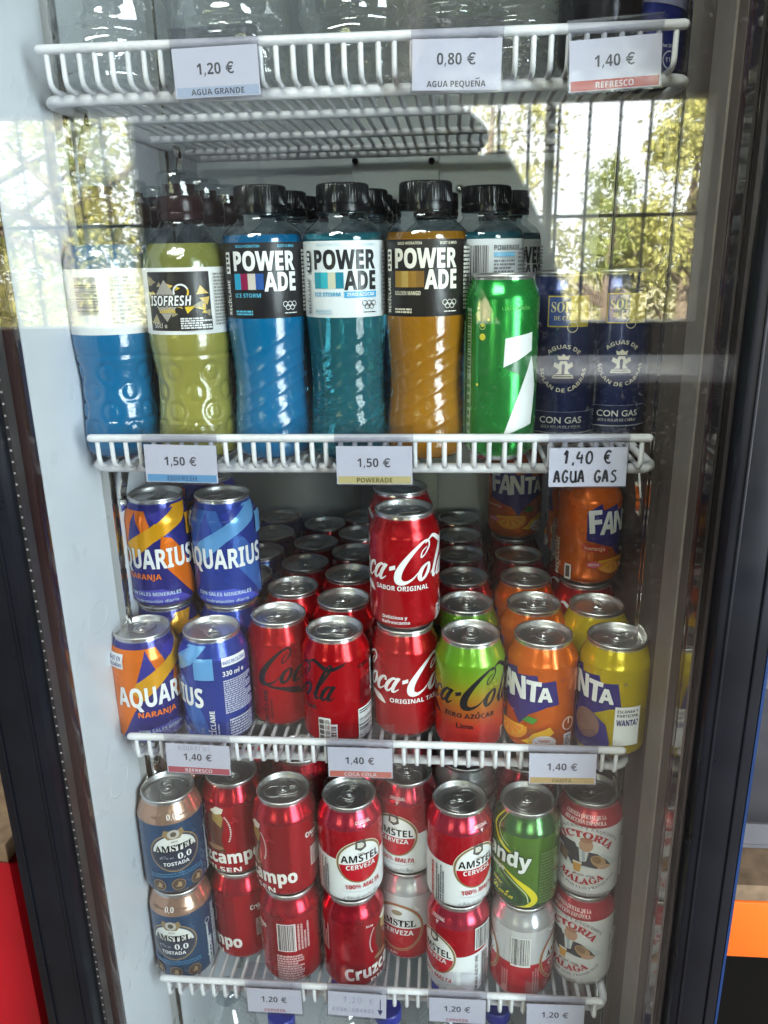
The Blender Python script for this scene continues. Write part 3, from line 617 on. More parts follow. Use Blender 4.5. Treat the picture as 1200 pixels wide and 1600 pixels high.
CANS = dict(coke=cola('original'), taste=cola('taste'), zero=cola('zero'), lime=cola('lime'), aqo=aquarius(*ORG, True), aqb=aquarius(*BLU, False),
    fo=fanta((.76,.14,.003),'orange'), fy=fanta((.62,.46,.005),'lemon'), cruz=cruz(), ama=amstelA(), amb=amstelB(), tost=tostada(), shandy=shandy(), vic=victoria(),
    up=sevenup(), solan=solan(), dark=energy((.008,.007,.012),(.10,.22,.03)), blue=energy((.010,.022,.19),(.2,.2,.3)))

# lid + tab
def lid_mesh(R, z0):
    bm = bmesh.new(); k = R/27.2
    P = [(z0+0.0,26.3),(z0+.4,27.1),(z0+1.5,27.3),(z0+2.5,27.0),(z0+3.0,26.2),(z0+2.5,25.5),(z0+.6,25.1),(z0-2.6,24.2),(z0-3.6,23.4),(z0-3.4,22.6),(z0-2.0,22.1),(z0-1.8,21.2),(z0-1.8,12),(z0-1.8,0)]
    lathe(bm, mmp([(z, r*k) for z, r in P]), 64)
    zt = (z0-1.7)/1000; s = k/1000
    tube(bm, [Vector((8.8*s*math.cos(a), -9.5*s+9.6*s*math.sin(a), zt)) for a in [2*PI*i/28 for i in range(29)]], .45*s, 5, False)
    tube(bm, [Vector((18.4*s*math.cos(a), 18.4*s*math.sin(a), zt)) for a in [PI*(.12+.76*i/20) for i in range(21)]], .5*s, 5)
    bm.normal_update(); me = bpy.data.meshes.new('lid')
    for f in bm.faces: f.smooth = True
    bmesh.ops.recalc_face_normals(bm, faces=bm.faces); bm.to_mesh(me); bm.free(); me.materials.append(MT['alu']); return me
def tab_mesh(R, z0):
    bm = bmesh.new(); s = R/27.2/1000; z = (z0-.6)/1000; vs = []
    def outline(sx, cy, ly, n=28):
        p = []
        for i in range(n):
            a = 2*PI*i/n; c, d = math.cos(a), math.sin(a); e = 2.6
            p.append((sx*math.copysign(abs(c)**(2/e), c), cy+ly*math.copysign(abs(d)**(2/e), d)))
        return p
    o = outline(7.8, 4.2, 12.0); hin = outline(4.6, 9.6, 4.4)
    top = [bm.verts.new((x*s, y*s, z+.5*s)) for x, y in o]; bot = [bm.verts.new((x*s, y*s, z-.5*s)) for x, y in o]
    n = len(o)
    for i in range(n): bm.faces.new((bot[i], bot[(i+1) % n], top[(i+1) % n], top[i]))
    rim = [bm.verts.new((x*.86*s, (4.2+(y-4.2)*.9)*s, z+1.0*s)) for x, y in o]
    for i in range(n): bm.faces.new((top[i], top[(i+1) % n], rim[(i+1) % n], rim[i]))
    h1 = [bm.verts.new((x*s, y*s, z+.6*s)) for x, y in hin]; h2 = [bm.verts.new((x*s, y*s, z-.5*s)) for x, y in hin]
    es = []
    for L in (rim, h1):
        for i in range(n):
            e = bm.edges.get((L[i], L[(i+1) % n])) or bm.edges.new((L[i], L[(i+1) % n])); es.append(e)
    bmesh.ops.triangle_fill(bm, use_beauty=True, edges=es)
    for i in range(n): bm.faces.new((h1[i], h1[(i+1) % n], h2[(i+1) % n], h2[i]))
    r = bmesh.ops.create_uvsphere(bm, u_segments=14, v_segments=8, radius=1)
    for v in r['verts']: v.co = Vector((v.co.x*2.9*s, v.co.y*2.9*s, z+.9*s+v.co.z*1.2*s))
    tube(bm, [Vector((5.0*s*math.cos(a), (0+5.0*math.sin(a))*s, z+.9*s)) for a in [PI*(.1+1.8*i/18)-PI/2 for i in range(19)]], .45*s, 5)
    bmesh.ops.recalc_face_normals(bm, faces=bm.faces)
    for f in bm.faces: f.smooth = True
    for e in bm.edges:
        if len(e.link_faces) == 2: e.smooth = e.calc_face_angle(0) < .7
    me = bpy.data.meshes.new('pull_tab'); bm.to_mesh(me); bm.free(); me.materials.append(MT['alu']); return me
LID = {False: (lid_mesh(27.2,112.2), tab_mesh(27.2,112.2)), True: (lid_mesh(25.2,142.3), tab_mesh(25.2,142.3))}
CS = .975; CANH = .1152*CS
def facing(x, y): return math.atan2(CAM.x-x, y-CAM.y)
def can(design, x, y, z, uc, label, group=None, lidrot=None, cat='drink can', tilt=(0,0)):
    slim = design in ('up','solan','dark','blue'); R = 29 if slim else 33.1
    t = empty('drink_can', label, cat, (x,y,z), facing(x,y)-uc/R, group); t.scale = (1,1,1) if slim else (CS,CS,CS); t.rotation_euler.x = tilt[0]; t.rotation_euler.y = tilt[1]
    b = bpy.data.objects.new('can_body', CANS[design]); COLL.objects.link(b); b.parent = t
    l = bpy.data.objects.new('lid', LID[slim][0]); COLL.objects.link(l); l.parent = t
    a = bpy.data.objects.new('pull_tab', LID[slim][1]); COLL.objects.link(a); a.parent = l
    l.rotation_euler.z = (lidrot if lidrot is not None else random.uniform(0, 2*PI))
    return t

# ------------------------------------------------------------------ display fridge
XL, XR, YF, YB, ZT, ZB = -.242, .247, -.046, .43, .62, -.875
fr = empty('display_fridge', 'black framed upright display fridge with glass door, white inside, full of drinks', 'fridge', (0,0,0))
def part(name, fn, m, parent=fr, smooth=40):
    bm = bmesh.new(); fn(bm); return finish(bm, name, m, parent, smooth)
part('left_wall', lambda b: box(b, XL-.03, YF, ZB, XL, YB, ZT, .004), MT['white_wall'])
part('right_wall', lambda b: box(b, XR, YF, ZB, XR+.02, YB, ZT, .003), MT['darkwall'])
def bw(b):
    box(b, XL-.03, YB, ZB, XR+.03, YB+.03, ZT)
    for x0, x1 in ((-.05,.055),): box(b, x0, YB-.004, ZB, x1, YB+.001, ZT, .002)
for y, z in ((.010,-.165),(.006,-.335)):
    part('moulded_ring', lambda b: tube(b, [(XL-.0004, y+.020*math.cos(a), z+.013*math.sin(a)) for a in [2*PI*i/40 for i in range(41)]], .0007, 8, False), MT['white_wall'], bpy.data.objects['left_wall'])
back = part('back_wall', bw, MT['back_wall'])
for bx, bz in ((-.046,.245),(.046,.243)):
    part('bolt', lambda b: bmesh.ops.create_cone(b, cap_ends=True, segments=16, radius1=.0042, radius2=.0034, depth=.006, matrix=Matrix.Translation((bx, YB-.0072, bz))@Matrix.Rotation(PI/2, 4, 'X')), MT['cap'], back)
part('back_stud', lambda b: bmesh.ops.create_uvsphere(b, u_segments=16, v_segments=8, radius=.006, matrix=Matrix.Translation((.08, YB-.001, .211))), MT['chrome'], back)
part('roof_panel', lambda b: box(b, XL-.03, YF, ZT, XR+.03, YB+.03, ZT+.03), MT['white_wall'])
part('floor_panel', lambda b: box(b, XL-.03, YF, ZB-.03, XR+.03, YB+.03, ZB), MT['white_wall'])
part('front_trim', lambda b: (box(b, -.300, -.060, ZB-.02, XL-.0302, -.0, ZT+.02), box(b, XL-.0300, -.060, ZB-.02, XL-.0008, YF-.0005, ZT+.02, .001), box(b, XR+.0008, -.060, ZB-.02, XR+.0202, YF-.0005, ZT+.02, .001), box(b, XR+.0205, -.060, ZB-.02, 0.296, 0, ZT+.02)), MT['brown_frame'])
part('outer_side', lambda b: (box(b, -.300, .001, ZB-.03, -.2725, .46, ZT+.03), box(b, .2775, .001, ZB-.03, .2965, .46, ZT+.03)), MT['black_frame'])
for sx, xw in ((1, XL), (-1, XR)):
    for y0 in (.052, .29):
        def rail(b):
            for dy, dx in ((0,.007),(.011,.007)): box(b, min(xw, xw+sx*dx), y0+dy, ZB, max(xw, xw+sx*dx), y0+dy+.0022, ZT)
            box(b, min(xw, xw+sx*.0018), y0+.0022, ZB, max(xw, xw+sx*.0018), y0+.011, ZT)
        p = part('shelf_rail', rail, MT['chrome'])
        part('slots', lambda b: [box(b, min(xw+sx*.0018, xw+sx*.0021), y0+.0045, z, max(xw+sx*.0018, xw+sx*.0021), y0+.0088, z+.013) for z in [ZB+.01+.0254*i for i in range(58)]], MT['dark_slot'], p)
# shelf clips
SZ = [.2799, 0.0, -.2805, -.5695]
for z in SZ:
    for sx, xw in ((1, XL), (-1, XR)):
        for y0 in (.052, .29):
            x = xw+sx*.0145
            def clip(b):
                for (ya, za), (yb, zb) in (((y0+.006,z-.032),(y0+.030,z-.032)),((y0+.030,z-.032),(y0+.006,z-.068)),((y0+.006,z-.068),(y0+.006,z-.080))):
                    d = Vector((0,yb-ya,zb-za)); L = d.length; m = Matrix.Translation((x,(ya+yb)/2,(za+zb)/2))@d.to_track_quat('Z','X').to_matrix().to_4x4()
                    bmesh.ops.create_cube(b, size=1, matrix=m@Matrix.Diagonal((.013,.0016,L,1)))
            part('shelf_clip', clip, MT['chrome'])
# door
GY = -.080
def stile(b):
    box(b, -.294, -.092, ZB-.02, -.2495, -.0605, ZT+.02, .003); box(b, .2565, -.092, ZB-.02, .2945, -.0605, ZT+.02, .003)
    box(b, -.2494, -.092, ZT-.03, .2564, -.0605, ZT+.02); box(b, -.2494, -.092, ZB-.02, .2564, -.0605, ZB+.04)
door = part('door', stile, MT['black_frame'])
for bx in (-.2855, -.2580, .2640, .2860):
    part('trim_bead', lambda b: box(b, bx-.0011, -.0934, ZB-.01, bx+.0011, -.0922, ZT+.01, .0005), MT['black_frame'], door)
part('glass_pane', lambda b: box(b, -.2490, GY, ZB+.0405, .2560, GY+.004, ZT-.0305), MT['glass'], door)
part('inner_pane', lambda b: box(b, -.2460, GY+.0155, ZB+.0405, .2530, GY+.0175, ZT-.0305), MT['glass2'], door)
part('spacer', lambda b: (box(b, -.2492, GY+.0045, ZB+.041, -.2462, GY+.015, ZT-.031), box(b, .2535, GY+.0045, ZB+.041, .2562, GY+.015, ZT-.031)), MT['spacer'], door)
part('spacer_dots', lambda b: [bmesh.ops.create_cube(b, size=1, matrix=Matrix.Translation((-.2477, GY+.0044, z))@Matrix.Diagonal((.0014,.0004,.0014,1))) for z in [ZB+.05+.0085*i for i in range(165)]], MT['dots'], door)
part('edge_film', lambda b: box(b, .2947, -.0905, ZB-.02, .2967, -.061, ZT+.02), MT['blue_edge'], door)
def ridges(b):
    box(b, XR+.0002, -.0755, ZB+.041, XR+.0020, -.0605, ZT-.031)
    for i in range(3): tube(b, [(XR+.0031+i*.0017, -.0670, ZB+.041), (XR+.0031+i*.0017, -.0670, ZT-.031)], .0008, 8)
part('door_liner', ridges, MT['liner'], door)
part('lit_edge_strip', lambda b: box(b, XR-.0016, -.030, ZB+.01, XR+.0004, .012, ZT-.01), MT['lit_edge'])

# ------------------------------------------------------------------ wire shelves
def wire_shelf(zr, label, depth=.405):
    t = empty('wire_shelf', label, 'shelf', (0,0,zr), 0, 'white wire shelves in the fridge')
    zl = -.0255
    bm = bmesh.new(); p, r = round_end((-.2255,0,0),(.2255,0,0),.0034); tube(bm, p, r, 12); finish(bm, 'front_rail', MT['white_wire'], t, 60)
    bm = bmesh.new(); c = .014; xx = .2325; y0 = .020
    pts = [(-xx, depth, zl-.004), (-xx, y0+c, zl-.004)]+[(-xx+c-c*math.cos(a), y0+c-c*math.sin(a), zl-.004) for a in (.4,.8,1.2)]+[(-xx+c, y0, zl-.004), (xx-c, y0, zl-.004)]+[(xx-c+c*math.sin(a), y0+c-c*math.cos(a), zl-.004) for a in (.4,.8,1.2)]+[(xx, y0+c, zl-.004), (xx, depth, zl-.004), (-xx, depth, zl-.004)]
    tube(bm, pts, .0042, 10); finish(bm, 'rim_rail', MT['white_wire'], t, 60)
    for y in (.115, .235, .345):
        bm = bmesh.new(); tube(bm, [(-xx,y,zl-.004),(xx,y,zl-.004)], .0036, 10); finish(bm, 'cross_bar', MT['white_wire'], t, 60)
    bm = bmesh.new(); n = 38
    for i in range(n):
        x = -.2175+.435*i/(n-1)+random.uniform(-.0004,.0004)
        pts = [(x,.0005,-.001),(x,.0008,-.010),(x,.0010,zl+.008),(x,.0022,zl+.0035),(x,.0055,zl+.0012),(x,.010,zl+.0005),(x,.02,zl+.0005),(x,depth,zl+.0005)]
        tube(bm, pts, .0020, 8)
    finish(bm, 'shelf_wires', MT['white_wire'], t, 60)
wire_shelf(SZ[0], 'white wire shelf at the top holding the water bottles')
wire_shelf(SZ[1], 'white wire shelf holding the row of coloured sports drink bottles')
wire_shelf(SZ[2], 'white wire shelf holding the cola, orange and lemon soda cans')
wire_shelf(SZ[3], 'lowest white wire shelf holding the stacked beer cans')
FLOOR = [z-.0227 for z in SZ]

# ------------------------------------------------------------------ bottles
BOT = mmp([(0,24),(.5,27.5),(2.5,30.2),(6,31.8),(10,32.2),(20,32.2),(28,31.9),(40,30.8),(52,29.8),(64,29.4),(76,29.8),(88,30.6),(100,31.6),(108,32.2),(113,32.4)])
def ridged(th, z, r):
    zz = z*1000; d = 0
    if 14 < zz < 106:
        f = min(1, (zz-14)/10, (106-zz)/10)
        for zc in (22,36,50,64,78,92):
            for ph in (0, 2*PI/3, 4*PI/3):
                a = (th-ph+PI) % (2*PI)-PI
                if abs(a) < 1.15: q = zz-(zc+10*a+4*math.sin(a*2)); d += math.exp(-(q/1.5)**2)*.00075*(1-(a/1.15)**4)
        d *= f
        d += .0005*math.cos(3*th)*math.sin((zz-14)/92*PI)
    return d
def dense(p, step=.0014):
    out = []
    for (z0,r0),(z1,r1) in zip(p, p[1:]):
        n = max(1, int(abs(z1-z0)/step))
        out += [(z0+(z1-z0)*i/n, r0+(r1-r0)*i/n) for i in range(n)]
    return out+[p[-1]]
def rod(name, prof, m, seg=96, rmod=None, smooth=50):
    bm = bmesh.new(); lathe(bm, prof, seg, rmod=rmod); me = bpy.data.meshes.new(name); bmesh.ops.recalc_face_normals(bm, faces=bm.faces)
    for f in bm.faces: f.smooth = True
    for e in bm.edges:
        if len(e.link_faces) == 2: e.smooth = e.calc_face_angle(0) < math.radians(smooth)
    bm.to_mesh(me); bm.free(); me.materials.append(m); return me
BODYP = dense([(0,0)]+BOT)+mmp([(118,32.3),(171,32.3),(174,32.0),(177,31.2)])
def body_mesh(m): return rod('liquid_body', BODYP+mmp([(177.2,0)]), m, 108, ridged)
SHOULD = rod('bottle_neck', mmp([(172,32.35),(175,32.0),(178,31.0),(181,28.6),(184,25.0),(186.5,21.4),(188.5,19.6),(190,19.2),(191.2,20.6),(192.2,20.6),(193,19.0)]), MT['shell'], 72)
def knurl(n, d, z0, z1): return lambda th, z, r: (d*(1 if math.cos(n*th) > 0 else -1) if z0 < z < z1 else 0)
CAPM = rod('cap', mmp([(193,0),(193,20.0),(193.2,20.9),(197,20.9),(197.6,20.3),(198.4,20.3),(199,20.9),(199.2,20.7),(212,20.4),(213.2,19.8),(213.8,18.6),(213.6,16),(213.6,0)]), MT['cap'], 240, knurl(60,.00022,.1991,.2125), 30)
# flip-cap bottle (other brand shape)
ISO = [(0,25),(1,29),(4,32.2),(9,33.6),(20,33.6),(30,32.8),(44,31.2),(58,30.4),(66,30.6),(74,31.4),(84,33),(94,34),(101,34.2)]
def isor(th, z, r):
    zz = z*1000; d = 0
    for zc in (24,40,56,72):
        for ph in [2*PI*k/6+(.5 if zc in (40,72) else 0) for k in range(6)]:
            a = (th-ph+PI) % (2*PI)-PI; q = math.hypot(a*32, zz-zc)
            if q < 11: d -= .0011*math.exp(-((q-7.0)/1.6)**2)
    if 12 < zz < 96: d += -.0007*math.exp(-((zz-12)/1.3)**2)-.0008*math.exp(-((zz-86)/1.4)**2)-.0006*math.exp(-((zz-32)/1.2)**2)
    return d
ISOP = dense([(0,0)]+mmp(ISO))+mmp([(103,34.0),(154,34.0),(160,33.4),(166,31.6),(172,28.4)])
def iso_body(m): return rod('liquid_body', ISOP+mmp([(172.2,0)]), m, 108, isor)
ISON = rod('bottle_neck', mmp([(154,34.05),(160,33.5),(166,31.8),(172,28.8),(178,24.6),(183,20.6),(186,18.2),(188,17.2),(190,17.0)]), MT['shell'], 72)
ISOC = rod('cap', mmp([(189,0),(189,17.6),(189.5,18.4),(194,18.4),(195,18.0),(196,18.4),(205,18.2),(207,17.4),(207.4,14.5),(209,12.8),(216,12.6),(216.4,0)]), MT['redcap'], 180, knurl(45,.0002,.1961,.2045), 30)
ISOD = rod('dust_cover', mmp([(207.4,16.4),(215,16.6),(223,16.2),(225.4,14.8),(226,12),(225.8,7),(223.8,6),(223.8,0)]), MT['shell'], 48)
def wrap_label(F, name, r, z0, z1, bg):
    return F.done_wrap(name, MT['label'], [(z0, r-.2),(z0+.3, r),((z0+z1)/2, r),(z1-.3, r),(z1, r-.2)], r, lambda z: (*bg, 0), cutsv=())
def power_label(bg, ink, c1, name, c2, alt):
    F = Flat(); z = 114.5
    F.text('BOLD HYDRATION', -20, z+53.2, 2.0, c2, w=20, al='l', style='none', off=.015); F.text('BODY & MIND', 29, z+53.2, 2.0, c2, w=15, al='r', style='none', off=.015)
    F.text('POWER', -23, z+36.5, 14.0, ink, w=52, al='l', style='bold', off=.03); F.text('ADE', 29, z+21.0, 14.0, ink, w=27, al='r', style='bold', off=.03)
    for i, c in enumerate(c1): F.rect(-23+i*6.2, z+22, -23+(i+1)*6.2, z+34, c)
    F.text(name, -23, z+16.2, 3.0, c2 if not alt else (.03,.35,.6), w=22, al='l', style='bold')
    if alt: F.rect(2,z+15,29,z+19.6,(.05,.35,.65)); F.text('ZERO AZÚCAR', 15.5, z+16.1, 2.6, WHT, w=23)
    F.micro(-23, z+2.4, -8, z+6.6, 2, c2)
    for cx, cy in ((18,10.6),(22,10.6),(26,10.6),(20,8.2),(24,8.2)): F.ring(cx, z+cy, 2.2, 2.2, .45, ink, 20)
    F.micro(17, z+3.2, 28, z+4.4, 1, ink)
    F.text('RECÍCLAME', -27.5, z+3, 3.4, ink if not alt else (.1,.1,.1), w=26, al='l', rot=PI/2, style='bold'); F.rrect(-31,z+34,-26,z+50,1,ink); F.micro(-30.4,z+35,-26.6,z+49,4,bg)
    F.bars(58,z+22,78,z+52,BLK,22,bgc=(.75,.75,.75)); F.text('POWERADE', 82, z+48, 4, ink if not alt else BLK, w=24, al='l'); F.rect(82,z+43,101,z+46.4,(.2,.5,.75)); F.micro(82,z+4,101,z+41,13,ink if not alt else (.2,.2,.22)); F.micro(58,z+4,78,z+18,5,ink); F.micro(-100,z+6,-60,z+50,14,ink if not alt else (.25,.25,.25)); F.micro(36,z+4,54,z+52,16,ink if not alt else (.25,.25,.25))
    return wrap_label(F, 'label', 32.6, z, z+57, bg)
def iso_label(front):
    F = Flat(); z = 103; r = random.Random(3)
    F.rect(-34,z+3,20,z+48,(.015,.014,.014))
    for i in range(26):
        cx, cy = r.uniform(-32,18), r.uniform(z+6,z+46); a = r.uniform(0,6.28); s = r.uniform(2.2,6.2); c = r.choice(((.70,.50,.03),(.62,.42,.10),(.72,.62,.28),(.30,.25,.15)))
        F.layer = 2+i % 5; p = [(cx+s*math.cos(a+q), cy+s*.8*math.sin(a+q)) for q in (0, 1.9+r.random()*.5, 4.2)]; F.poly([(max(-33.5,min(19.5,x)), max(z+3.4,min(z+47.6,y))) for x, y in p], c)
    F.layer = 8; F.poly([(-28,z+26),(-16,z+42),(-4,z+26),(-16,z+10)], (.33,.30,.27)); F.text('ISOFRESH', -13, z+22.5, 7.6, BLK, w=35, style='ital', fat=1.0); F.text('ISOFRESH', -13, z+22.5, 7.6, (.80,.80,.80), w=35, style='ital')
    F.ring(-3,z+33,6,6,1.3,(.75,.75,.75),20,20,200); F.ring(-3,z+33,6,6,1.3,(.75,.5,.03),12,-30,20); F.text('LIMÓN', -15, z+17, 2.6, (.7,.5,.05), w=13)
    F.text('50cl e', -22, z+5.4, 4, (.6,.55,.5), w=12, style='none'); F.rect(-6,z+3.6,19.5,z+14,(.015,.014,.014)); F.micro(-5,z+4.4,19,z+13.4,5,(.72,.72,.72))
    F.micro(23,z+6,40,z+47,16,(.3,.3,.28)); F.bars(72,z+16,90,z+46,(.2,.2,.2),22,False,bgc=None); F.ring(104+8,z+30,14,15,.5,(.45,.45,.45),4,45,405); F.micro(100,z+8,122,z+46,12,(.4,.4,.42)); F.text('330ml', 66, z+8, 4, (.4,.4,.4), w=20, al='l', rot=PI/2, style='none')
    return wrap_label(F, 'label', 34.3, z, z+51, (.74,.74,.73))
LAB = dict(storm=power_label((.012,.011,.014), (.80,.80,.80), [(.02,.3,.5),(.25,.01,.06),(.55,.5,.45),(.02,.08,.3)], 'ICE STORM', (.10,.45,.65), False),
    zero=power_label((.72,.76,.78), (.015,.015,.018), [(.02,.28,.36),(.04,.42,.5),(.55,.55,.42),(.01,.20,.30)], 'ICE STORM', (.45,.6,.7), True),
    mango=power_label((.016,.013,.012), (.80,.77,.68), [(.35,.2,.03),(.45,.3,.08),(.28,.14,.02),(.2,.1,.02)], 'GOLDEN MANGO', (.72,.66,.5), False),
    iso=iso_label(True))
BM = {k: body_mesh(MT[k]) for k in ('blue_drink','teal','mango_drink','purple_drink')}
IB = {k: iso_body(MT[k]) for k in ('blue_drink','yellow_drink','purple_drink')}
def bottle(kind, lab, liq, x, y, uc, label, z=None):
    iso = kind == 'iso'; t = empty('drink_bottle', label, 'drink bottle', (x,y,(FLOOR[1] if z is None else z)), facing(x,y)-uc/33, 'sports drink bottles on the second shelf')
    for nm, me in (('liquid_body', (IB if iso else BM)[liq]), ('label', LAB[lab]), ('bottle_neck', ISON if iso else SHOULD), ('cap', ISOC if iso else CAPM)):
        o = bpy.data.objects.new(nm, me); COLL.objects.link(o); o.parent = t
        if nm == 'cap' and iso: d = bpy.data.objects.new('dust_cover', ISOD); COLL.objects.link(d); d.parent = o
    return t
bottle('iso', 'iso', 'blue_drink', -.2145, .052, 95, 'blue drink bottle showing the barcode on its white label, far left by the wall')
bottle('iso', 'iso', 'yellow_drink', -.1465, .049, 2, 'yellow drink bottle with clear flip cap and black and gold label')
bottle('power', 'storm', 'blue_drink', -.0815, .050, 3, 'opaque blue sports drink bottle with black label and black cap')
bottle('power', 'zero', 'teal', -.0160, .050, 3, 'see-through teal sports drink bottle with white label')
bottle('power', 'mango', 'mango_drink', .0490, .050, 3, 'amber mango sports drink bottle with black label')
bottle('power', 'zero', 'teal', .0985, .110, 76, 'teal sports drink bottle showing its barcode, half hidden behind the green slim can')
for lab_, kind, lq, x, ys in (('yellow flip cap bottle', 'iso', 'purple_drink', -.148, (.118,.187)), ('opaque blue bottle', 'power', 'blue_drink', -.077, (.117,.184,.251)),
    ('see-through teal bottle', 'power', 'teal', -.006, (.117,.184,.251,.318)), ('amber mango bottle', 'power', 'mango_drink', .0550, (.180,.247)), ('barcode side teal bottle', 'power', 'teal', .1200, (.178,.246,.314)), ('barcode side blue bottle', 'iso', 'blue_drink', -.2145, (.118,.187))):
    for i, y in enumerate(ys):
        nth = ('directly', 'second', 'third', 'fourth')[i]; capn = 'dark red clear-topped' if lq == 'purple_drink' else 'black capped' if kind == 'power' else 'dark capped'
        nxt = 'directly behind the front' if i == 0 else f'{nth} one back behind the front'
        bottle(kind, 'iso' if kind == 'iso' else ('zero' if lq == 'teal' else 'mango' if 'mango' in lq else 'storm'), lq, x, y, random.uniform(-60,60), f'{capn} bottle {nxt} {lab_}')
can('up', .1098, .0395, FLOOR[1], 7, 'bright green slim soda can with a white numeral, in front of the barcode bottle')
can('solan', .1665, .0960, FLOOR[1], -1, 'dark blue slim sparkling water can set back right beside the green can', 'sparkling water cans on the second shelf')
can('solan', .2170, .1260, FLOOR[1], -6, 'dark blue slim sparkling water can nearest the right wall', 'sparkling water cans on the second shelf')

# water bottles (top shelf and floor)
def wmod(k):
    def f(th, z, r):
        q = z*1000; d = -.0034*math.exp(-((q % 27-13.5)/3.4)**2) if 14 < q < 225 else 0
        if q < 40: d += .0040*math.cos(5*th)*max(0, 1-q/40)
        return d+.0016*max(0, math.sin(6*th))*max(0, math.sin((q-40)/27*2*PI))**2+.0005*math.sin(9*th+z*120)
    return f
BIGW = rod('bottle_body', dense(mmp([(0,0),(2,24),(0,34),(3,40),(10,44),(60,44.5),(150,44),(230,44),(262,38),(285,22),(296,14.5),(306,14.5),(307,0)]), .002), MT['water'], 96, wmod(17))
SMALLW = rod('bottle_body', dense(mmp([(0,0),(1.5,18),(0,24),(3,28),(8,30.5),(60,30.8),(120,31),(150,30),(175,22),(190,14),(202,13.6),(203,0)]), .0014), MT['water'], 96, lambda th, z, r: .0010*math.sin(z*1000/6.2*2*PI) if .008 < z < .15 else 0)
SMALLG = rod('bottle_body', dense(mmp([(0,0),(1.5,18),(0,24),(3,28),(8,30.5),(60,30.8),(120,31),(150,30),(175,22),(190,14),(202,13.6),(203,0)]), .0014), MT['water'], 96, lambda th, z, r: .0016*math.sin(z*1000/11*2*PI) if .008 < z < .17 else 0)
CAPB = rod('cap', mmp([(0,0),(0,14.6),(1,15.2),(13,15),(14.4,14),(14.6,0)]), MT['bluecap'], 120, knurl(40,.0002,.001,.013), 30)
CAPW = rod('cap', mmp([(0,0),(0,14.6),(1,15.2),(13,15),(14.4,14),(14.6,0)]), MT['shell'], 120, knurl(40,.0002,.001,.013), 30)
def water(me, x, y, z, h, label, group, rz=0, cap=None):
    t = empty('water_bottle', label, 'water bottle', (x,y,z), rz, group)
    for nm, m in (('bottle_body', me), ('cap', cap or CAPB)):
        o = bpy.data.objects.new(nm, m); COLL.objects.link(o); o.parent = t
        if nm == 'cap': o.location.z = h-.008
G1 = 'water bottles on the top shelf'
for i, (x, nm) in enumerate(((-.1915,'large clear water bottle at the left end of the top shelf'), (-.0975,'large clear water bottle directly behind the tag for large water'), (-.0020,'large clear water bottle third from the left on the top shelf'))):
    water(BIGW, x, .062, FLOOR[0], .307, nm, G1, i*.9)
water(SMALLW, .0660, .078, FLOOR[0], .203, 'small clear water bottle behind the tag for small water', G1)
water(SMALLW, .1135, .046, FLOOR[0], .203, 'small ribbed clear water bottle just right of the tag for small water', G1)
can('dark', .1730, .0400, FLOOR[0], 4, 'black slim energy drink can behind the soft drink tag on the top shelf', 'slim cans on the top shelf')
can('blue', .2150, .0870, FLOOR[0], -30, 'glossy blue slim energy drink can at the right end of the top shelf', 'slim cans on the top shelf')
G2 = 'water bottles under the lowest shelf'
for x, y, nm in ((-.113,.045,'blue capped water bottle under the leftmost beer tag'), (.127,.070,'blue capped water bottle below the gap between the two right beer tags'), (.005,.060,'blue capped water bottle below the handwritten tag'), (-.182,.075,'ribbed clear water bottle under the left end of the lowest shelf'), (.066,.100,'blue capped water bottle under the middle of the lowest shelf, set back'), (.195,.060,'blue capped water bottle under the right end of the lowest shelf'), (-.050,.090,'blue capped water bottle between the two left tags, set back')):
    water(SMALLG, x, y, ZB+.001, .205, nm, G2, x*30, CAPW if 'ribbed' in nm else None)

# ------------------------------------------------------------------ soda shelf
z1 = FLOOR[2]; z2 = z1+CANH+.0002; GS = 'cans on the soda shelf'
def c3(d, x, y, lv, uc, label, **k): can(d, x, y+.004, z2 if lv else z1, uc, label, GS, **k)
c3('aqo', -.2190, .0420, 0, -14, 'orange and blue isotonic can in front at the far left of the soda shelf')
c3('aqb', -.1525, .0440, 0, 60, 'blue isotonic can turned to its small print, front row')
c3('aqo', -.2185, .1085, 0, 20, 'orange isotonic can standing under the upper orange isotonic can')
c3('aqb', -.1520, .1115, 0, 120, 'dark blue isotonic can standing under the upper light blue can')
c3('aqo', -.2165, .1060, 1, 13, 'orange and blue isotonic can on top of another at the left wall')
c3('aqb', -.1510, .1085, 1, 6, 'light blue isotonic can on top of another, next to the upper orange one')
c3('aqo', -.1500, .1780, 0, 40, 'orange isotonic can in the third row, lower level'); c3('aqo', -.2185, .1750, 0, 30, 'orange isotonic can in the third row at the left wall'); c3('aqo', -.1860, .1770, 1, 30, 'orange isotonic can on top, peeking between the two raised isotonic cans')
c3('aqb', -.1500, .2450, 0, 40, 'blue isotonic can in the fourth row beside the upper light blue can'); c3('aqo', -.1500, .3120, 0, 80, 'orange isotonic can in the fifth row, left of the red cola column'); c3('aqb', -.1530, .3790, 0, 40, 'dark blue isotonic can at the very back against the grey wall')
c3('zero', -.0955, .0775, 0, -56, 'red cola can with black script and vertical recycling print, front row', lidrot=.6)
c3('zero', -.0365, .0480, 0, 49, 'red cola can with black script and a big barcode, front row', lidrot=-.5)
nth = ('second', 'third', 'fourth', 'fifth', 'sixth')
for i, (x, y) in enumerate(((-.0935,.1440),(-.0920,.2110),(-.0905,.2780),(-.0900,.3480))): c3('coke' if i else 'zero', x, y, 0, random.uniform(40,90), f'red cola can, {nth[i]} in the column behind the vertical recycling print can')
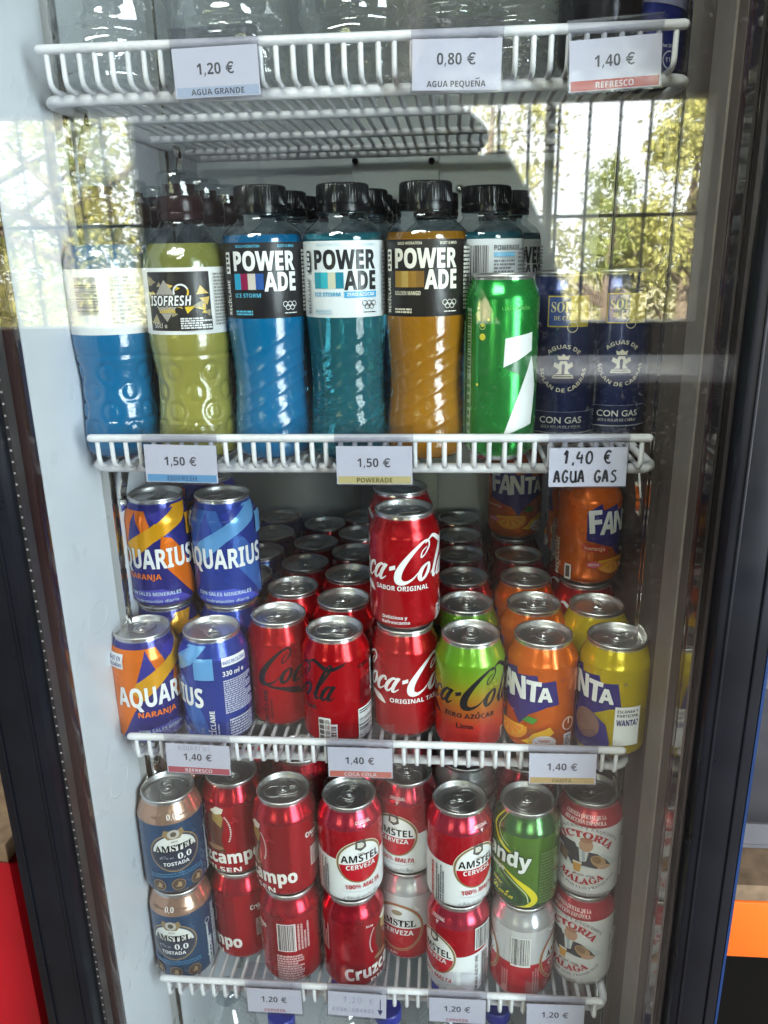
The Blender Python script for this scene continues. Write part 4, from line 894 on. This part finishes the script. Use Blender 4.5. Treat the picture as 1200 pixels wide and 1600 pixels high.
for i, (x, y) in enumerate(((-.0365,.1150),(-.0380,.1815),(-.0400,.2480),(-.0410,.3145),(-.0430,.3810))): c3('coke' if i > 1 else 'zero', x, y, 0, random.uniform(40,100), f'red cola can, {nth[i]} in the column behind the big barcode can')
c3('taste', .0285, .0650, 0, -14, 'red cola can with white script under another red can, front row'); c3('coke', .0285, .0650, 1, -3, 'red cola can with white script standing on top of the front red can')
c3('coke', .0235, .1320, 0, 60, 'red cola can under the rear top red can'); c3('coke', .0215, .1320, 1, 70, 'red cola can on top just behind the front top red can')
for i, (x, y) in enumerate(((.0225,.1990),(.0210,.2660),(.0200,.3330))): c3('coke', x, y, 0, 30, f'red cola can, {nth[i+1]} in the column behind the stacked white script cans')
c3('lime', .0895, .0440, 0, -4, 'green to red lime cola can with black script, front row'); c3('lime', .0870, .1105, 0, 60, 'green lime cola can directly behind the front lime can')
for i, (x, y) in enumerate(((.0850,.1775),(.0835,.2445),(.0820,.3110),(.0820,.3780))): c3('coke', x, y, 0, (50,-60,40,20)[i], f'red cola can, {nth[i+1]} in the column behind the green lime cans')
c3('fo', .1555, .0450, 0, 21, 'orange soda can with a fruit slice, front row between lime and yellow cans', lidrot=.1)
for i, (x, y, d) in enumerate(((.1535,.1120,'fo'),(.1510,.1790,'fo'),(.1495,.2460,'zero'),(.1490,.3140,'coke'))): c3(d, x, y, 0, 70, f'{"orange soda" if d == "fo" else "red cola"} can, {nth[i]} in the column behind the front orange soda can')
c3('fo', .1490, .3140, 1, -3, 'orange soda can on top near the back, left of the other raised orange can')
c3('fy', .2210, .0430, 0, 30, 'yellow lemon soda can in front at the far right', lidrot=0.0); c3('fy', .2140, .1100, 0, 60, 'yellow lemon soda can behind the front yellow one')
c3('coke', .2140, .1770, 0, 50, 'red cola can under the raised orange can at the right wall'); c3('fo', .2140, .1770, 1, -35, 'orange soda can on top near the right wall, under the handwritten tag')
c3('coke', .2130, .2440, 0, 50, 'red cola can in the fourth row at the right wall'); c3('fo', .2130, .2440, 1, 70, 'orange soda can on top, behind the raised orange can at the right wall')

# ------------------------------------------------------------------ beer shelf
z1b = FLOOR[3]; z2b = z1b+CANH+.0002; GB = 'cans on the beer shelf'
def c4(d, x, y, lv, uc, label, **k): can(d, x, y+.008, z2b if lv else z1b, uc, label, GB, **k)
for d0, d1, x, y, u0, u1, n0, n1 in (
    ('tost','tost',-.2120,.0370, 14, 0,'blue and bronze toasted beer can, lower of the pair at the left wall','blue and bronze toasted beer can, upper of the pair at the left wall'),
    ('cruz','cruz',-.1545,.0670, 52, 22,'red pilsner can, lower one set back beside the bronze cans','red pilsner can, upper one set back beside the bronze cans'),
    ('cruz','cruz',-.0945,.0410,-84, 39,'red pilsner can turned to its barcode, third stack from the left','red pilsner can, upper of the third stack from the left'),
    ('cruz','ama',-.0280,.0375,-37,-10,'red pilsner can with large white name, under the front red and white beer can','red and white beer can with oval badge, above a red pilsner can'),
    ('amb','ama', .0270,.0770, 12, 14,'white topped beer can with round gold badge, set back on the lower level','red and white beer can set back in the fifth stack, above the white topped can'),
    ('ama','ama', .0815,.0360, 27,-20,'red and white beer can with barcode, lower of the sixth stack','red and white beer can, upper of the sixth stack, directly left of the green can'),
    ('amb','shandy',.1475,.0380, 54, 31,'white and red beer can turned to its barcode, below the green can','green lemon shandy can'),
    ('vic','vic', .2115,.0560, 13, 4,'white lager can with red arched name, lower of the pair at the right wall','white lager can with red arched name, upper of the pair at the right wall')):
    c4(d0, x, y, 0, u0, n0); c4(d1, x, y, 1, u1, n1)
for d, x, y, n in (('tost',-.2140,.1035,'bronze topped beer can in the second row at the left wall'),('cruz',-.1520,.1350,'red pilsner can in the second row, behind the second stack'),('cruz',-.0905,.1080,'red pilsner can in the second row, behind the third stack'),('cruz',-.0270,.1045,'red pilsner can in the second row, behind the fourth stack'),
    ('ama',.0265,.1440,'red beer can in the second row, behind the fifth stack'),('amb',.0880,.1040,'silver topped beer can in the second row, behind the sixth stack'),('ama',.1530,.1050,'red beer can in the second row, behind the green can')):
    c4(d, x, y, 1, random.uniform(60,100), n+', upper one'); c4(d, x, y, 0, random.uniform(60,100), n+', lower one')

# ------------------------------------------------------------------ price tags
def ptag(x, z, lines, strip, label, W=62, H=31, rot=(0,0,0), dash=True, clipw=None):
    t = empty('price_tag', label, 'price tag', (x, -.0088, z), 0, 'price tags clipped to the shelf rails'); t.rotation_euler = rot
    F = Flat(); h0, h1 = -H-7, -7
    if strip: F.rect(-W/2+2, h0+.5, W/2-2, h0+6.6, strip)
    for tx, u, v, h, col, w_, style, off in lines: F.text(tx, u, h0+v, h, col, w=w_, style=style, off=off)
    if dash: 
        F.micro(-W/2+4, h1-.0, W/2-4, h1+.0, 1, (.3,.3,.3))
    F.done_flat('card', MT['paper'], t, [((-W/2000+.001, -.0003, h0/1000, W/2000-.001, .0, h1/1000), (.72,.71,.80))])
    bm = bmesh.new(); ww = W/2000
    box(bm, -ww, -.0016, (h0-1)/1000, ww, -.0009, .0046); box(bm, -ww, .0008, (h0-1)/1000, ww, .0014, .0)
    box(bm, -ww, -.0016, (h0-1.8)/1000, ww, .0014, (h0-1.05)/1000)
    box(bm, -ww, .0046, .0047, -.001, .0195, .0053); box(bm, .003, .0046, .0047, ww, .0195, .0053); box(bm, -ww, -.0016, .0047, ww, .0045, .0053)
    finish(bm, 'holder', MT['plastic'], t, 30)
GR = (.09,.09,.10)
def price(p, s, col=GR, sh=3.7, dv=0): return [(p[:-2], -5, 14.2+dv, 7.0, GR, 16.8, 'bold', 0), ('€', 9.8, 14.2+dv, 6.7, GR, 5.8, 'none', .015), (s, 0, 1.6, sh, col, None, 'bold', 0)]
BL = (.32,.50,.72)
ptag(-.0942, .2828, price('1,20 €', 'AGUA GRANDE'), (.48,.56,.70), 'tag reading 1,20 for large water with a pale blue strip', rot=(0,-.02,0))
ptag(.0721, .2818, [('0,80', -5, 15.5, 7.0, GR, 16.8, 'bold', 0), ('€', 9.8, 15.5, 6.7, GR, 5.8, 'none', .015), ('AGUA PEQUEÑA', 0, 2.0, 3.7, GR, 40, 'bold', 0)], None, 'tag reading 0,80 for small water, plain white', rot=(0,.02,0))
ptag(.1757, .2790, price('1,40 €', 'REFRESCO', (.85,.78,.78)), (.55,.10,.09), 'top shelf tag reading 1,40 for soft drinks with a red strip, furthest right', rot=(0,-.045,0))
ptag(-.1456, .0035, price('1,50 €', 'ISOFRESH', (.04,.12,.24)), (.16,.40,.68), 'tag reading 1,50 with a bright blue strip, under the yellow bottle', W=61, rot=(0,.02,0))
ptag(.0098, .0026, price('1,50 €', 'POWERADE', (.15,.12,.03)), (.66,.56,.25), 'tag reading 1,50 with a yellow strip, middle of the second shelf')
SK = lambda pts, x0, y0, k: [[(x0+x*k, y0+y*k, .9) for x, y in l] for l in pts]
ptag(.1750, .0015, [], None, 'handwritten tag reading 1,40 for sparkling water', W=61, rot=(0,-.015,0))
ht = [o for o in bpy.data.objects if o.name.startswith('price_tag')][-1]
ptag(-.1566, -.2742, price('1,40 €', 'REFRESCO', (.85,.78,.78)), (.55,.10,.13), 'tag reading 1,40 with a red strip and a pencilled word above the price', W=61, rot=(0,.03,0))
pencil = [o for o in bpy.data.objects if o.name.startswith('price_tag')][-1]
ptag(-.0088, -.2725, price('1,40 €', 'COCA COLA', (.80,.70,.70)), (.72,.20,.15), 'tag reading 1,40 with a coral strip, below the big barcode cola can', W=60)
ptag(.1695, -.2723, price('1,40 €', 'FANTA', (.25,.18,.06)), (.62,.42,.16), 'tag reading 1,40 with a mustard strip, below the orange and yellow soda cans', W=60, rot=(0,-.02,0))
RD = (.50,.10,.12)
ptag(-.1042, -.5593, price('1,20 €', 'CERVEZA', RD), None, 'beer tag reading 1,20, leftmost on the lowest shelf', W=58)
ptag(-.0191, -.5584, [], None, 'faint handwritten tag with a downward arrow on the lowest shelf', W=61, rot=(0,.03,0))
faint = [o for o in bpy.data.objects if o.name.startswith('price_tag')][-1]
ptag(.0809, -.5589, price('1,20 €', 'CERVEZA', RD), None, 'beer tag reading 1,20 below the sixth can stack from the left', W=58)
ptag(.1766, -.5595, price('1,20 €', 'CERVEZA', RD), None, 'beer tag reading 1,20, rightmost on the lowest shelf', W=58, rot=(0,-.03,0))
# handwriting: pen strokes on a 10-unit letter grid
PEN = {'1': [[(1,7),(3,10),(2.4,0)]], ',': [[(1.2,1),(.6,-1.6)]], '4': [[(2,10),(.3,4.4),(5,4.8)],[(4,7.5),(3.4,0)]], '0': [[(2.8,10),(.7,6.5),(1,1.2),(3,0),(5,3.5),(4.6,8.2),(2.8,10)]], '2': [[(.6,8),(2.6,10),(4.6,7.6),(2.8,3.6),(.4,.2),(2.4,.8),(5,.2)]], '€': [[(6,9),(3.4,10),(1.3,6.5),(1.6,2),(3.6,.2),(5.6,1)],[(.2,6),(4.6,6.2)],[(.2,4),(4.2,4.2)]],
 'A': [[(0,0),(2.4,10),(4.2,0)],[(.8,3.6),(4.6,4)]], 'G': [[(4.6,8.4),(2.6,10),(.6,6),(1,1.2),(3.2,.2),(4.6,3.8),(2.6,4.2)]], 'U': [[(.6,10),(.5,3),(2.2,0),(4.2,2.4),(4.4,10)],[(4.4,10),(4.6,1),(5.4,.4)]], 'S': [[(4.4,9),(2.6,10),(1,7.6),(3.2,5.2),(4.2,2.4),(2,0),(.4,1.2)]], 'Q': [[(2.6,10),(.6,6.5),(1,1),(3,0),(5,4),(4.4,8.6),(2.6,10)],[(3.4,2.4),(5.6,-1)]], 'R': [[(.6,0),(1,10),(3.6,9.6),(4,7),(1,5.4),(4.6,0)]], 'I': [[(1,10),(.8,0)]], 'N': [[(.5,0),(.8,10),(4,0),(4.4,10)]], 'D': [[(.6,0),(.9,10),(4,8),(4.2,2.6),(.6,0)]], 'E': [[(4.4,9.8),(1,10),(.7,0),(4.4,.2)],[(.9,5.2),(3.6,5.4)]], ' ': []}
def handwrite(t, items, col, wd, W=64):
    F = Flat(); r = random.Random(5)
    for s, u, v, h, adv in items:
        k = h/10; x = u
        for ch in s:
            for l in PEN.get(ch, []): F.layer = 0; F.strokes([[(x+p*k+.2*r.random(), v+q*k+.2*r.random(), wd*r.uniform(.8,1.2)) for p, q in l]], col, n=6)
            x += adv*k*(1.0 if ch != ',' else .55)
    F.layer = 0
    F.done_flat('handwriting', MT['paper'], t, [((-.0001,-.00042,-.030,.0001,-.00041,-.0299), col)], step=1e-5)
handwrite(ht, [('1,40 €', -19, -19.5, 9.6, 7.0), ('AGUA GAS', -25.5, -34.5, 9.2, 6.7)], (.03,.03,.035), 1.7)
handwrite(pencil, [('AQUARIUS', -18, -13.5, 4.4, 8.8)], (.35,.35,.42), .35)
handwrite(faint, [('1,20 €', -14, -20, 7.4, 7.8), ('AGUA GRANDE', -25, -32, 4.8, 8.4)], (.30,.29,.45), .45)
F = Flat(); F.strokes([[(23.5,-13,.9),(23.5,-24,.9),(23.5,-30,.9)]], (.03,.03,.14)); F.poly([(20.6,-27),(26.4,-27),(23.5,-34)], (.03,.03,.14)); F.done_flat('arrow', MT['paper'], faint, [((-.0001,-.00042,-.030,.0001,-.00041,-.0299), (.3,.3,.4))])

# ------------------------------------------------------------------ beside the fridge
r = empty('storage_box', 'red box on the floor at the lower left, outside the fridge', 'box', (-.52,.0,-.40))
part('box_body', lambda b: box(b, -.17,-.02,-.50,.17,.40,-.01,.006), MT['red'], r); part('lid', lambda b: box(b, -.172,-.024,-.0095,.172,.404,.012,.003), MT['board'], r)
rk = empty('storage_rack', 'rack with an orange beam and a chipboard shelf at the lower right, outside the fridge', 'rack', (.60,.02,-.47))
part('beam', lambda b: box(b, -.275,-.02,-.036,.30,.02,.030,.003), MT['orange'], rk); part('shelf_board', lambda b: box(b, -.27,-.018,.0305,.30,.42,.048), MT['board'], rk); part('back_board', lambda b: box(b, -.27,.43,-.5,.30,.44,.6), MT['darkvoid'], rk); part('recess_shade_panel', lambda b: box(b, -.27,.03,-.78,.30,.04,-.0365), MT['darkvoid'], rk); part('upright', lambda b: box(b, .25,.02,-.88,.30,.06,.03), MT['blue_edge'], rk)  # near-black boards below and behind the beam paint in the shade there
tr = empty('tray', 'grey white tray on the chipboard shelf at the right edge', 'tray', (.50,.05,-.4205))
part('tray_body', lambda b: (box(b, -.155,0,0,.16,.30,.004), box(b, -.155,0,.0045,.16,.003,.028), box(b, -.155,.297,.0045,.16,.30,.18)), MT['tray'], tr)

# ------------------------------------------------------------------ room behind the viewer (seen only in the glass)
def struct(name, fn, m):
    o = part(name, fn, m, None); o['kind'] = 'structure'; return o
RX0, RX1, RY0, RY1, RZ0, RZ1 = -2.9, 2.3, -3.3, 1.0, -1.24, 1.5
WZ0, WZ1 = -.20, .745; WIN = ((-2.45,-1.327),(-.12,.49),(.515,1.17))
struct('floor', lambda b: box(b, RX0-.2, RY0-.2, RZ0-.1, RX1+.2, RY1+.2, RZ0), MT['room_floor'])
struct('ceiling', lambda b: box(b, RX0-.2, RY0-.2, RZ1, RX1+.2, RY1+.2, RZ1+.1), MT['room'])
def wallback(b):
    y0, y1 = RY0-.16, RY0
    box(b, RX0, y0, RZ0+.001, RX1, y1, WZ0); box(b, RX0, y0, WZ1, RX1, y1, RZ1-.001); x = RX0
    for a, c in WIN: box(b, x, y0+.0005, WZ0+.0005, a, y1-.0005, WZ1-.0005); x = c
    box(b, x, y0+.0005, WZ0+.0005, RX1, y1-.0005, WZ1-.0005)
struct('window_wall', wallback, MT['room'])
struct('side_wall', lambda b: (box(b, RX0-.2, RY0-.16, RZ0+.001, RX0-.001, RY1+.2, RZ1-.001), box(b, RX1+.001, RY0-.16, RZ0+.001, RX1+.2, RY1+.2, RZ1-.001)), MT['room'])
struct('rear_wall', lambda b: box(b, RX0, RY1, RZ0+.001, RX1, RY1+.1, RZ1-.001), MT['room'])
struct('ground', lambda b: box(b, -40, -60, RZ0-.4, 40, RY0-.25, RZ0-.3), MT['ground'])
for i, (a, c) in enumerate(((-2.45,-1.327),(-.12,1.17))):
    g = empty('barred_window', ('barred window full of tree leaves, reflected at the left of the glass', 'barred window with open sky, reflected at the right of the glass')[i], 'window', ((a+c)/2, RY0-.12, (WZ0+WZ1)/2))
    hw, hh = (c-a)/2, (WZ1-WZ0)/2
    def bars(b):
        n = int((c-a)/.131)
        for k in range(1, n+1): tube(b, [(-hw+.012+k*.131, -.02, -hh), (-hw+.012+k*.131, -.02, hh)], .0075, 6)
        tube(b, [(-hw, -.02, .28-.2725), (hw, -.02, .28-.2725)], .009, 6)
    part('bars', bars, MT['bars'], g)
    part('sill', lambda b: box(b, -hw, -.05, -hh+.0005, hw, .10, -hh+.02), MT['winframe'], g)
    portal(((a+c)/2, RY0+.01, (WZ0+WZ1)/2), c-a, WZ1-WZ0)
def tree(x, y, h, rad, n, label, m, cone=False, branchy=False, seed=1, leaf=.07, z0=None):
    rg = random.Random(seed); t = empty('tree', label, 'tree', (x,y,RZ0-.3), 0, 'trees outside the window')
    bm = bmesh.new(); tube(bm, [(0,0,0),(.05,.02,h*.35),(.0,.05,h*.62),(.04,0,h*.9)], [.11,.085,.05,.015], 8)
    for k in range(9 if branchy else 6):
        a = rg.uniform(0,6.28); zz = h*rg.uniform(.3,.75); L = rad*rg.uniform(.6,1.0)
        tube(bm, [(0.02,0.02,zz),(math.cos(a)*L*.5,math.sin(a)*L*.5,zz+L*.25),(math.cos(a)*L,math.sin(a)*L,zz+L*.55)], [.045,.03,.008], 6)
    finish(bm, 'trunk', MT['bark'], t)
    vs, fs = [], []; z0 = h*.28 if z0 is None else z0
    clumps = []
    for _ in range(60):
        q = rg.random(); zz = z0+(h*1.05-z0)*q; rr = rad*((1-q)**.7*1.0+.08 if cone else math.sin(PI*min(.98,.12+.85*q))**.6); a = rg.uniform(0,6.28); d = rr*rg.random()**.4; clumps.append((math.cos(a)*d, math.sin(a)*d, zz, rg.uniform(.16,.42)*min(1.2,rad)))
    for _ in range(n):
        cx, cy, cz, cr = rg.choice(clumps); p = Vector((rg.gauss(cx,cr*.5), rg.gauss(cy,cr*.5), rg.gauss(cz,cr*.5)))
        u = Vector((rg.gauss(0,1),rg.gauss(0,1),rg.gauss(0,1))).normalized(); v = u.orthogonal().normalized(); s = leaf*rg.uniform(.6,1.3); k = len(vs)
        vs += [p-u*s, p+v*s*.5, p+u*s, p-v*s*.5]; fs.append((k,k+1,k+2,k+3))
    me = bpy.data.meshes.new('crown'); me.from_pydata(vs, [], fs); link('crown', me, m, t)
tree(-3.1, -6.3, 3.9, 1.35, 15000, 'leafy tree close outside the left window', MT['leaf2'], branchy=True, seed=2, leaf=.030, z0=.7)
tree(-4.6, -7.6, 3.6, 1.5, 12000, 'leafy tree further back outside the left window', MT['leaf'], branchy=True, seed=5, leaf=.036, z0=.6)
tree(2.10, -7.0, 2.75, .62, 9000, 'tapering yellow green tree outside the right window', MT['leaf2'], cone=True, seed=8, leaf=.026, z0=1.2)
tree(1.46, -7.0, 2.25, .30, 1900, 'small slender tree outside the right window', MT['leaf'], seed=11, leaf=.024, z0=1.5)
tree(.38, -6.8, 3.1, .62, 2600, 'sparse small leaved tree behind the window mullion', MT['leaf2'], seed=14, leaf=.026, z0=1.9)
rg = random.Random(4); vs, fs = [], []
for _ in range(30000):
    x = rg.uniform(-6,4.5); top = 1.98+.10*math.sin(x*5)+.08*math.sin(x*13+1)
    p = Vector((x, rg.uniform(-8.0,-7.5), RZ0-.3+top*rg.random()**.7)); u = Vector((rg.gauss(0,1),rg.gauss(0,1),rg.gauss(0,1))).normalized(); v = u.orthogonal().normalized(); s = .032*rg.uniform(.6,1.3); k = len(vs)
    vs += [p-u*s, p+v*s*.5, p+u*s, p-v*s*.5]; fs.append((k,k+1,k+2,k+3))
me = bpy.data.meshes.new('hedge'); me.from_pydata(vs, [], fs); hd = link('hedge', me, MT['leaf2']); tag(hd, 'unclipped yellow green hedge behind the trees outside', 'hedge', None, 'stuff')

tb = empty('table', 'pale topped table under the barred window, mirrored as a light band in the glass', 'table', (1.02,-2.85,RZ0))
part('table_top', lambda b: box(b, -.62,-.30,.905,.75,.30,.935,.006), mat('pale_laminate', (.62,.62,.66), .35, noise=.1), tb)
for lx in (-.56,.69):
    for ly in (-.25,.25): part('leg', lambda b: box(b, lx-.02,ly-.02,0,lx+.02,ly+.02,.9045), MT['winframe'], tb)

# photographer: seen only as a dark outline in the glass
def person():
    t = empty('person', 'person in a dark jacket holding up a phone, mirrored darkly in the glass', 'person', (-.035,-.90,RZ0))
    J = dict(pel=(0,0,.92), waist=(0,0,1.10), chest=(0,.0,1.36), neck=(0,.005,1.545), head0=(0,.03,1.62),
        sl=(-.17,0,1.475), el=(-.235,.10,1.23), wl=(-.035,.215,1.43), sr=(.17,0,1.475), er=(.245,.10,1.25), wr=(.125,.215,1.43),
        hl=(-.095,0,.90), kl=(-.11,.01,.49), al=(-.115,-.02,.07), tl=(-.12,.12,.03), hr=(.095,0,.90), kr=(.11,.01,.49), ar=(.115,-.02,.07), tr=(.12,.12,.03))
    R = dict(pel=(.15,.11), waist=(.14,.10), chest=(.165,.115), neck=(.085,.07), head0=(.06,.055), sl=(.072,.07), el=(.05,.05), wl=(.032,.03), sr=(.072,.07), er=(.05,.05), wr=(.032,.03),
        hl=(.095,.095), kl=(.065,.065), al=(.045,.045), tl=(.04,.03), hr=(.095,.095), kr=(.065,.065), ar=(.045,.045), tr=(.04,.03))
    K = list(J); E = [('pel','waist'),('waist','chest'),('chest','neck'),('neck','head0'),('chest','sl'),('sl','el'),('el','wl'),('chest','sr'),('sr','er'),('er','wr'),('pel','hl'),('hl','kl'),('kl','al'),('al','tl'),('pel','hr'),('hr','kr'),('kr','ar'),('ar','tr')]
    V = [J[k] for k in K]; ED = [(K.index(a), K.index(b)) for a, b in E]; RR = [R[k] for k in K]
    for sg, wn in ((-1,'wl'),(1,'wr')):     # five fingers on each wrist
        wi = K.index(wn); wx, wy, wz = J[wn]; ix = -sg
        palm = len(V); V.append((wx+ix*.0+sg*-.0, wy+.012, wz+.045)); RR.append((.022,.016)); ED.append((wi, palm))
        for f in range(4):
            b = len(V); fz = wz+.045+.018*(f-.6)
            V += [(wx-sg*.020, wy+.022, fz+.01), (wx-sg*.034, wy+.018, fz+.012)]; RR += [(.009,.009), (.007,.007)]; ED += [(palm,b),(b,b+1)]
        b = len(V); V += [(wx-sg*.012, wy-.004, wz+.055), (wx-sg*.026, wy-.010, wz+.068)]; RR += [(.010,.010),(.008,.008)]; ED += [(palm,b),(b,b+1)]
    me = bpy.data.meshes.new('body'); me.from_pydata(V, ED, []); o = link('body', me, MT['cloth'], t)
    md = o.modifiers.new('skin', 'SKIN'); md.use_smooth_shade = True
    for i, rr in enumerate(RR): me.skin_vertices[0].data[i].radius = rr
    me.skin_vertices[0].data[0].use_root = True
    sb = o.modifiers.new('sub', 'SUBSURF'); sb.levels = 1; sb.render_levels = 2
    bm = bmesh.new(); r_ = bmesh.ops.create_uvsphere(bm, u_segments=32, v_segments=24, radius=1)
    for v in r_['verts']:
        x, y, z = v.co; w_ = 1-.22*max(0,-z)
        v.co = Vector((x*.078*w_, y*.098*w_+.012*max(0,-z), z*.118))
        if y > .5: v.co.y += .020*math.exp(-((x/.16)**2)-((z+.12)/.22)**2)          # nose
        if y > .4: v.co.y -= .010*math.exp(-((abs(x)-.38)/.16)**2-((z-.10)/.13)**2)   # eye sockets
        if y > .4: v.co.y -= .004*math.exp(-((x/.35)**2)-((z+.48)/.06)**2)            # mouth
        if abs(x) > .9: v.co.x += math.copysign(.014, x)*math.exp(-((z+.02)/.22)**2-((y+.05)/.2)**2)   # ears
    h = finish(bm, 'head', MT['skin'], t, 180, (0,.045,1.715))
    bm = bmesh.new(); r_ = bmesh.ops.create_uvsphere(bm, u_segments=32, v_segments=24, radius=1); rg = random.Random(2)
    for v in r_['verts']:
        x, y, z = v.co; k = 1.0+.05*rg.random()
        v.co = Vector((x*.108*k, y*.110*k-.012, z*.128*k+.010))
    bmesh.ops.delete(bm, geom=[v for v in bm.verts if (v.co.y > .035 and v.co.z < .075) or v.co.z < -.06], context='VERTS')
    finish(bm, 'hair', MT['hair'], h, 180)
    bm = bmesh.new(); r_ = bmesh.ops.create_uvsphere(bm, u_segments=32, v_segments=16, radius=1)
    for v in r_['verts']: v.co = Vector((v.co.x*.165, v.co.y*.10-.03, v.co.z*.062*(1.35-.5*abs(v.co.x))))
    finish(bm, 'hood', MT['cloth'], t, 180, (0,0,1.552))
person()
ph = part('phone', lambda b: box(b, -.036, -.004, -.145, .036, .004, .006, .003), MT['phone'], None)
ph.location = (CAM.x, CAM.y-.012, CAM.z+.0); ph.rotation_euler = (-PITCH, 0, YAW); tag(ph, 'dark phone held upright in both hands in front of the fridge', 'phone')
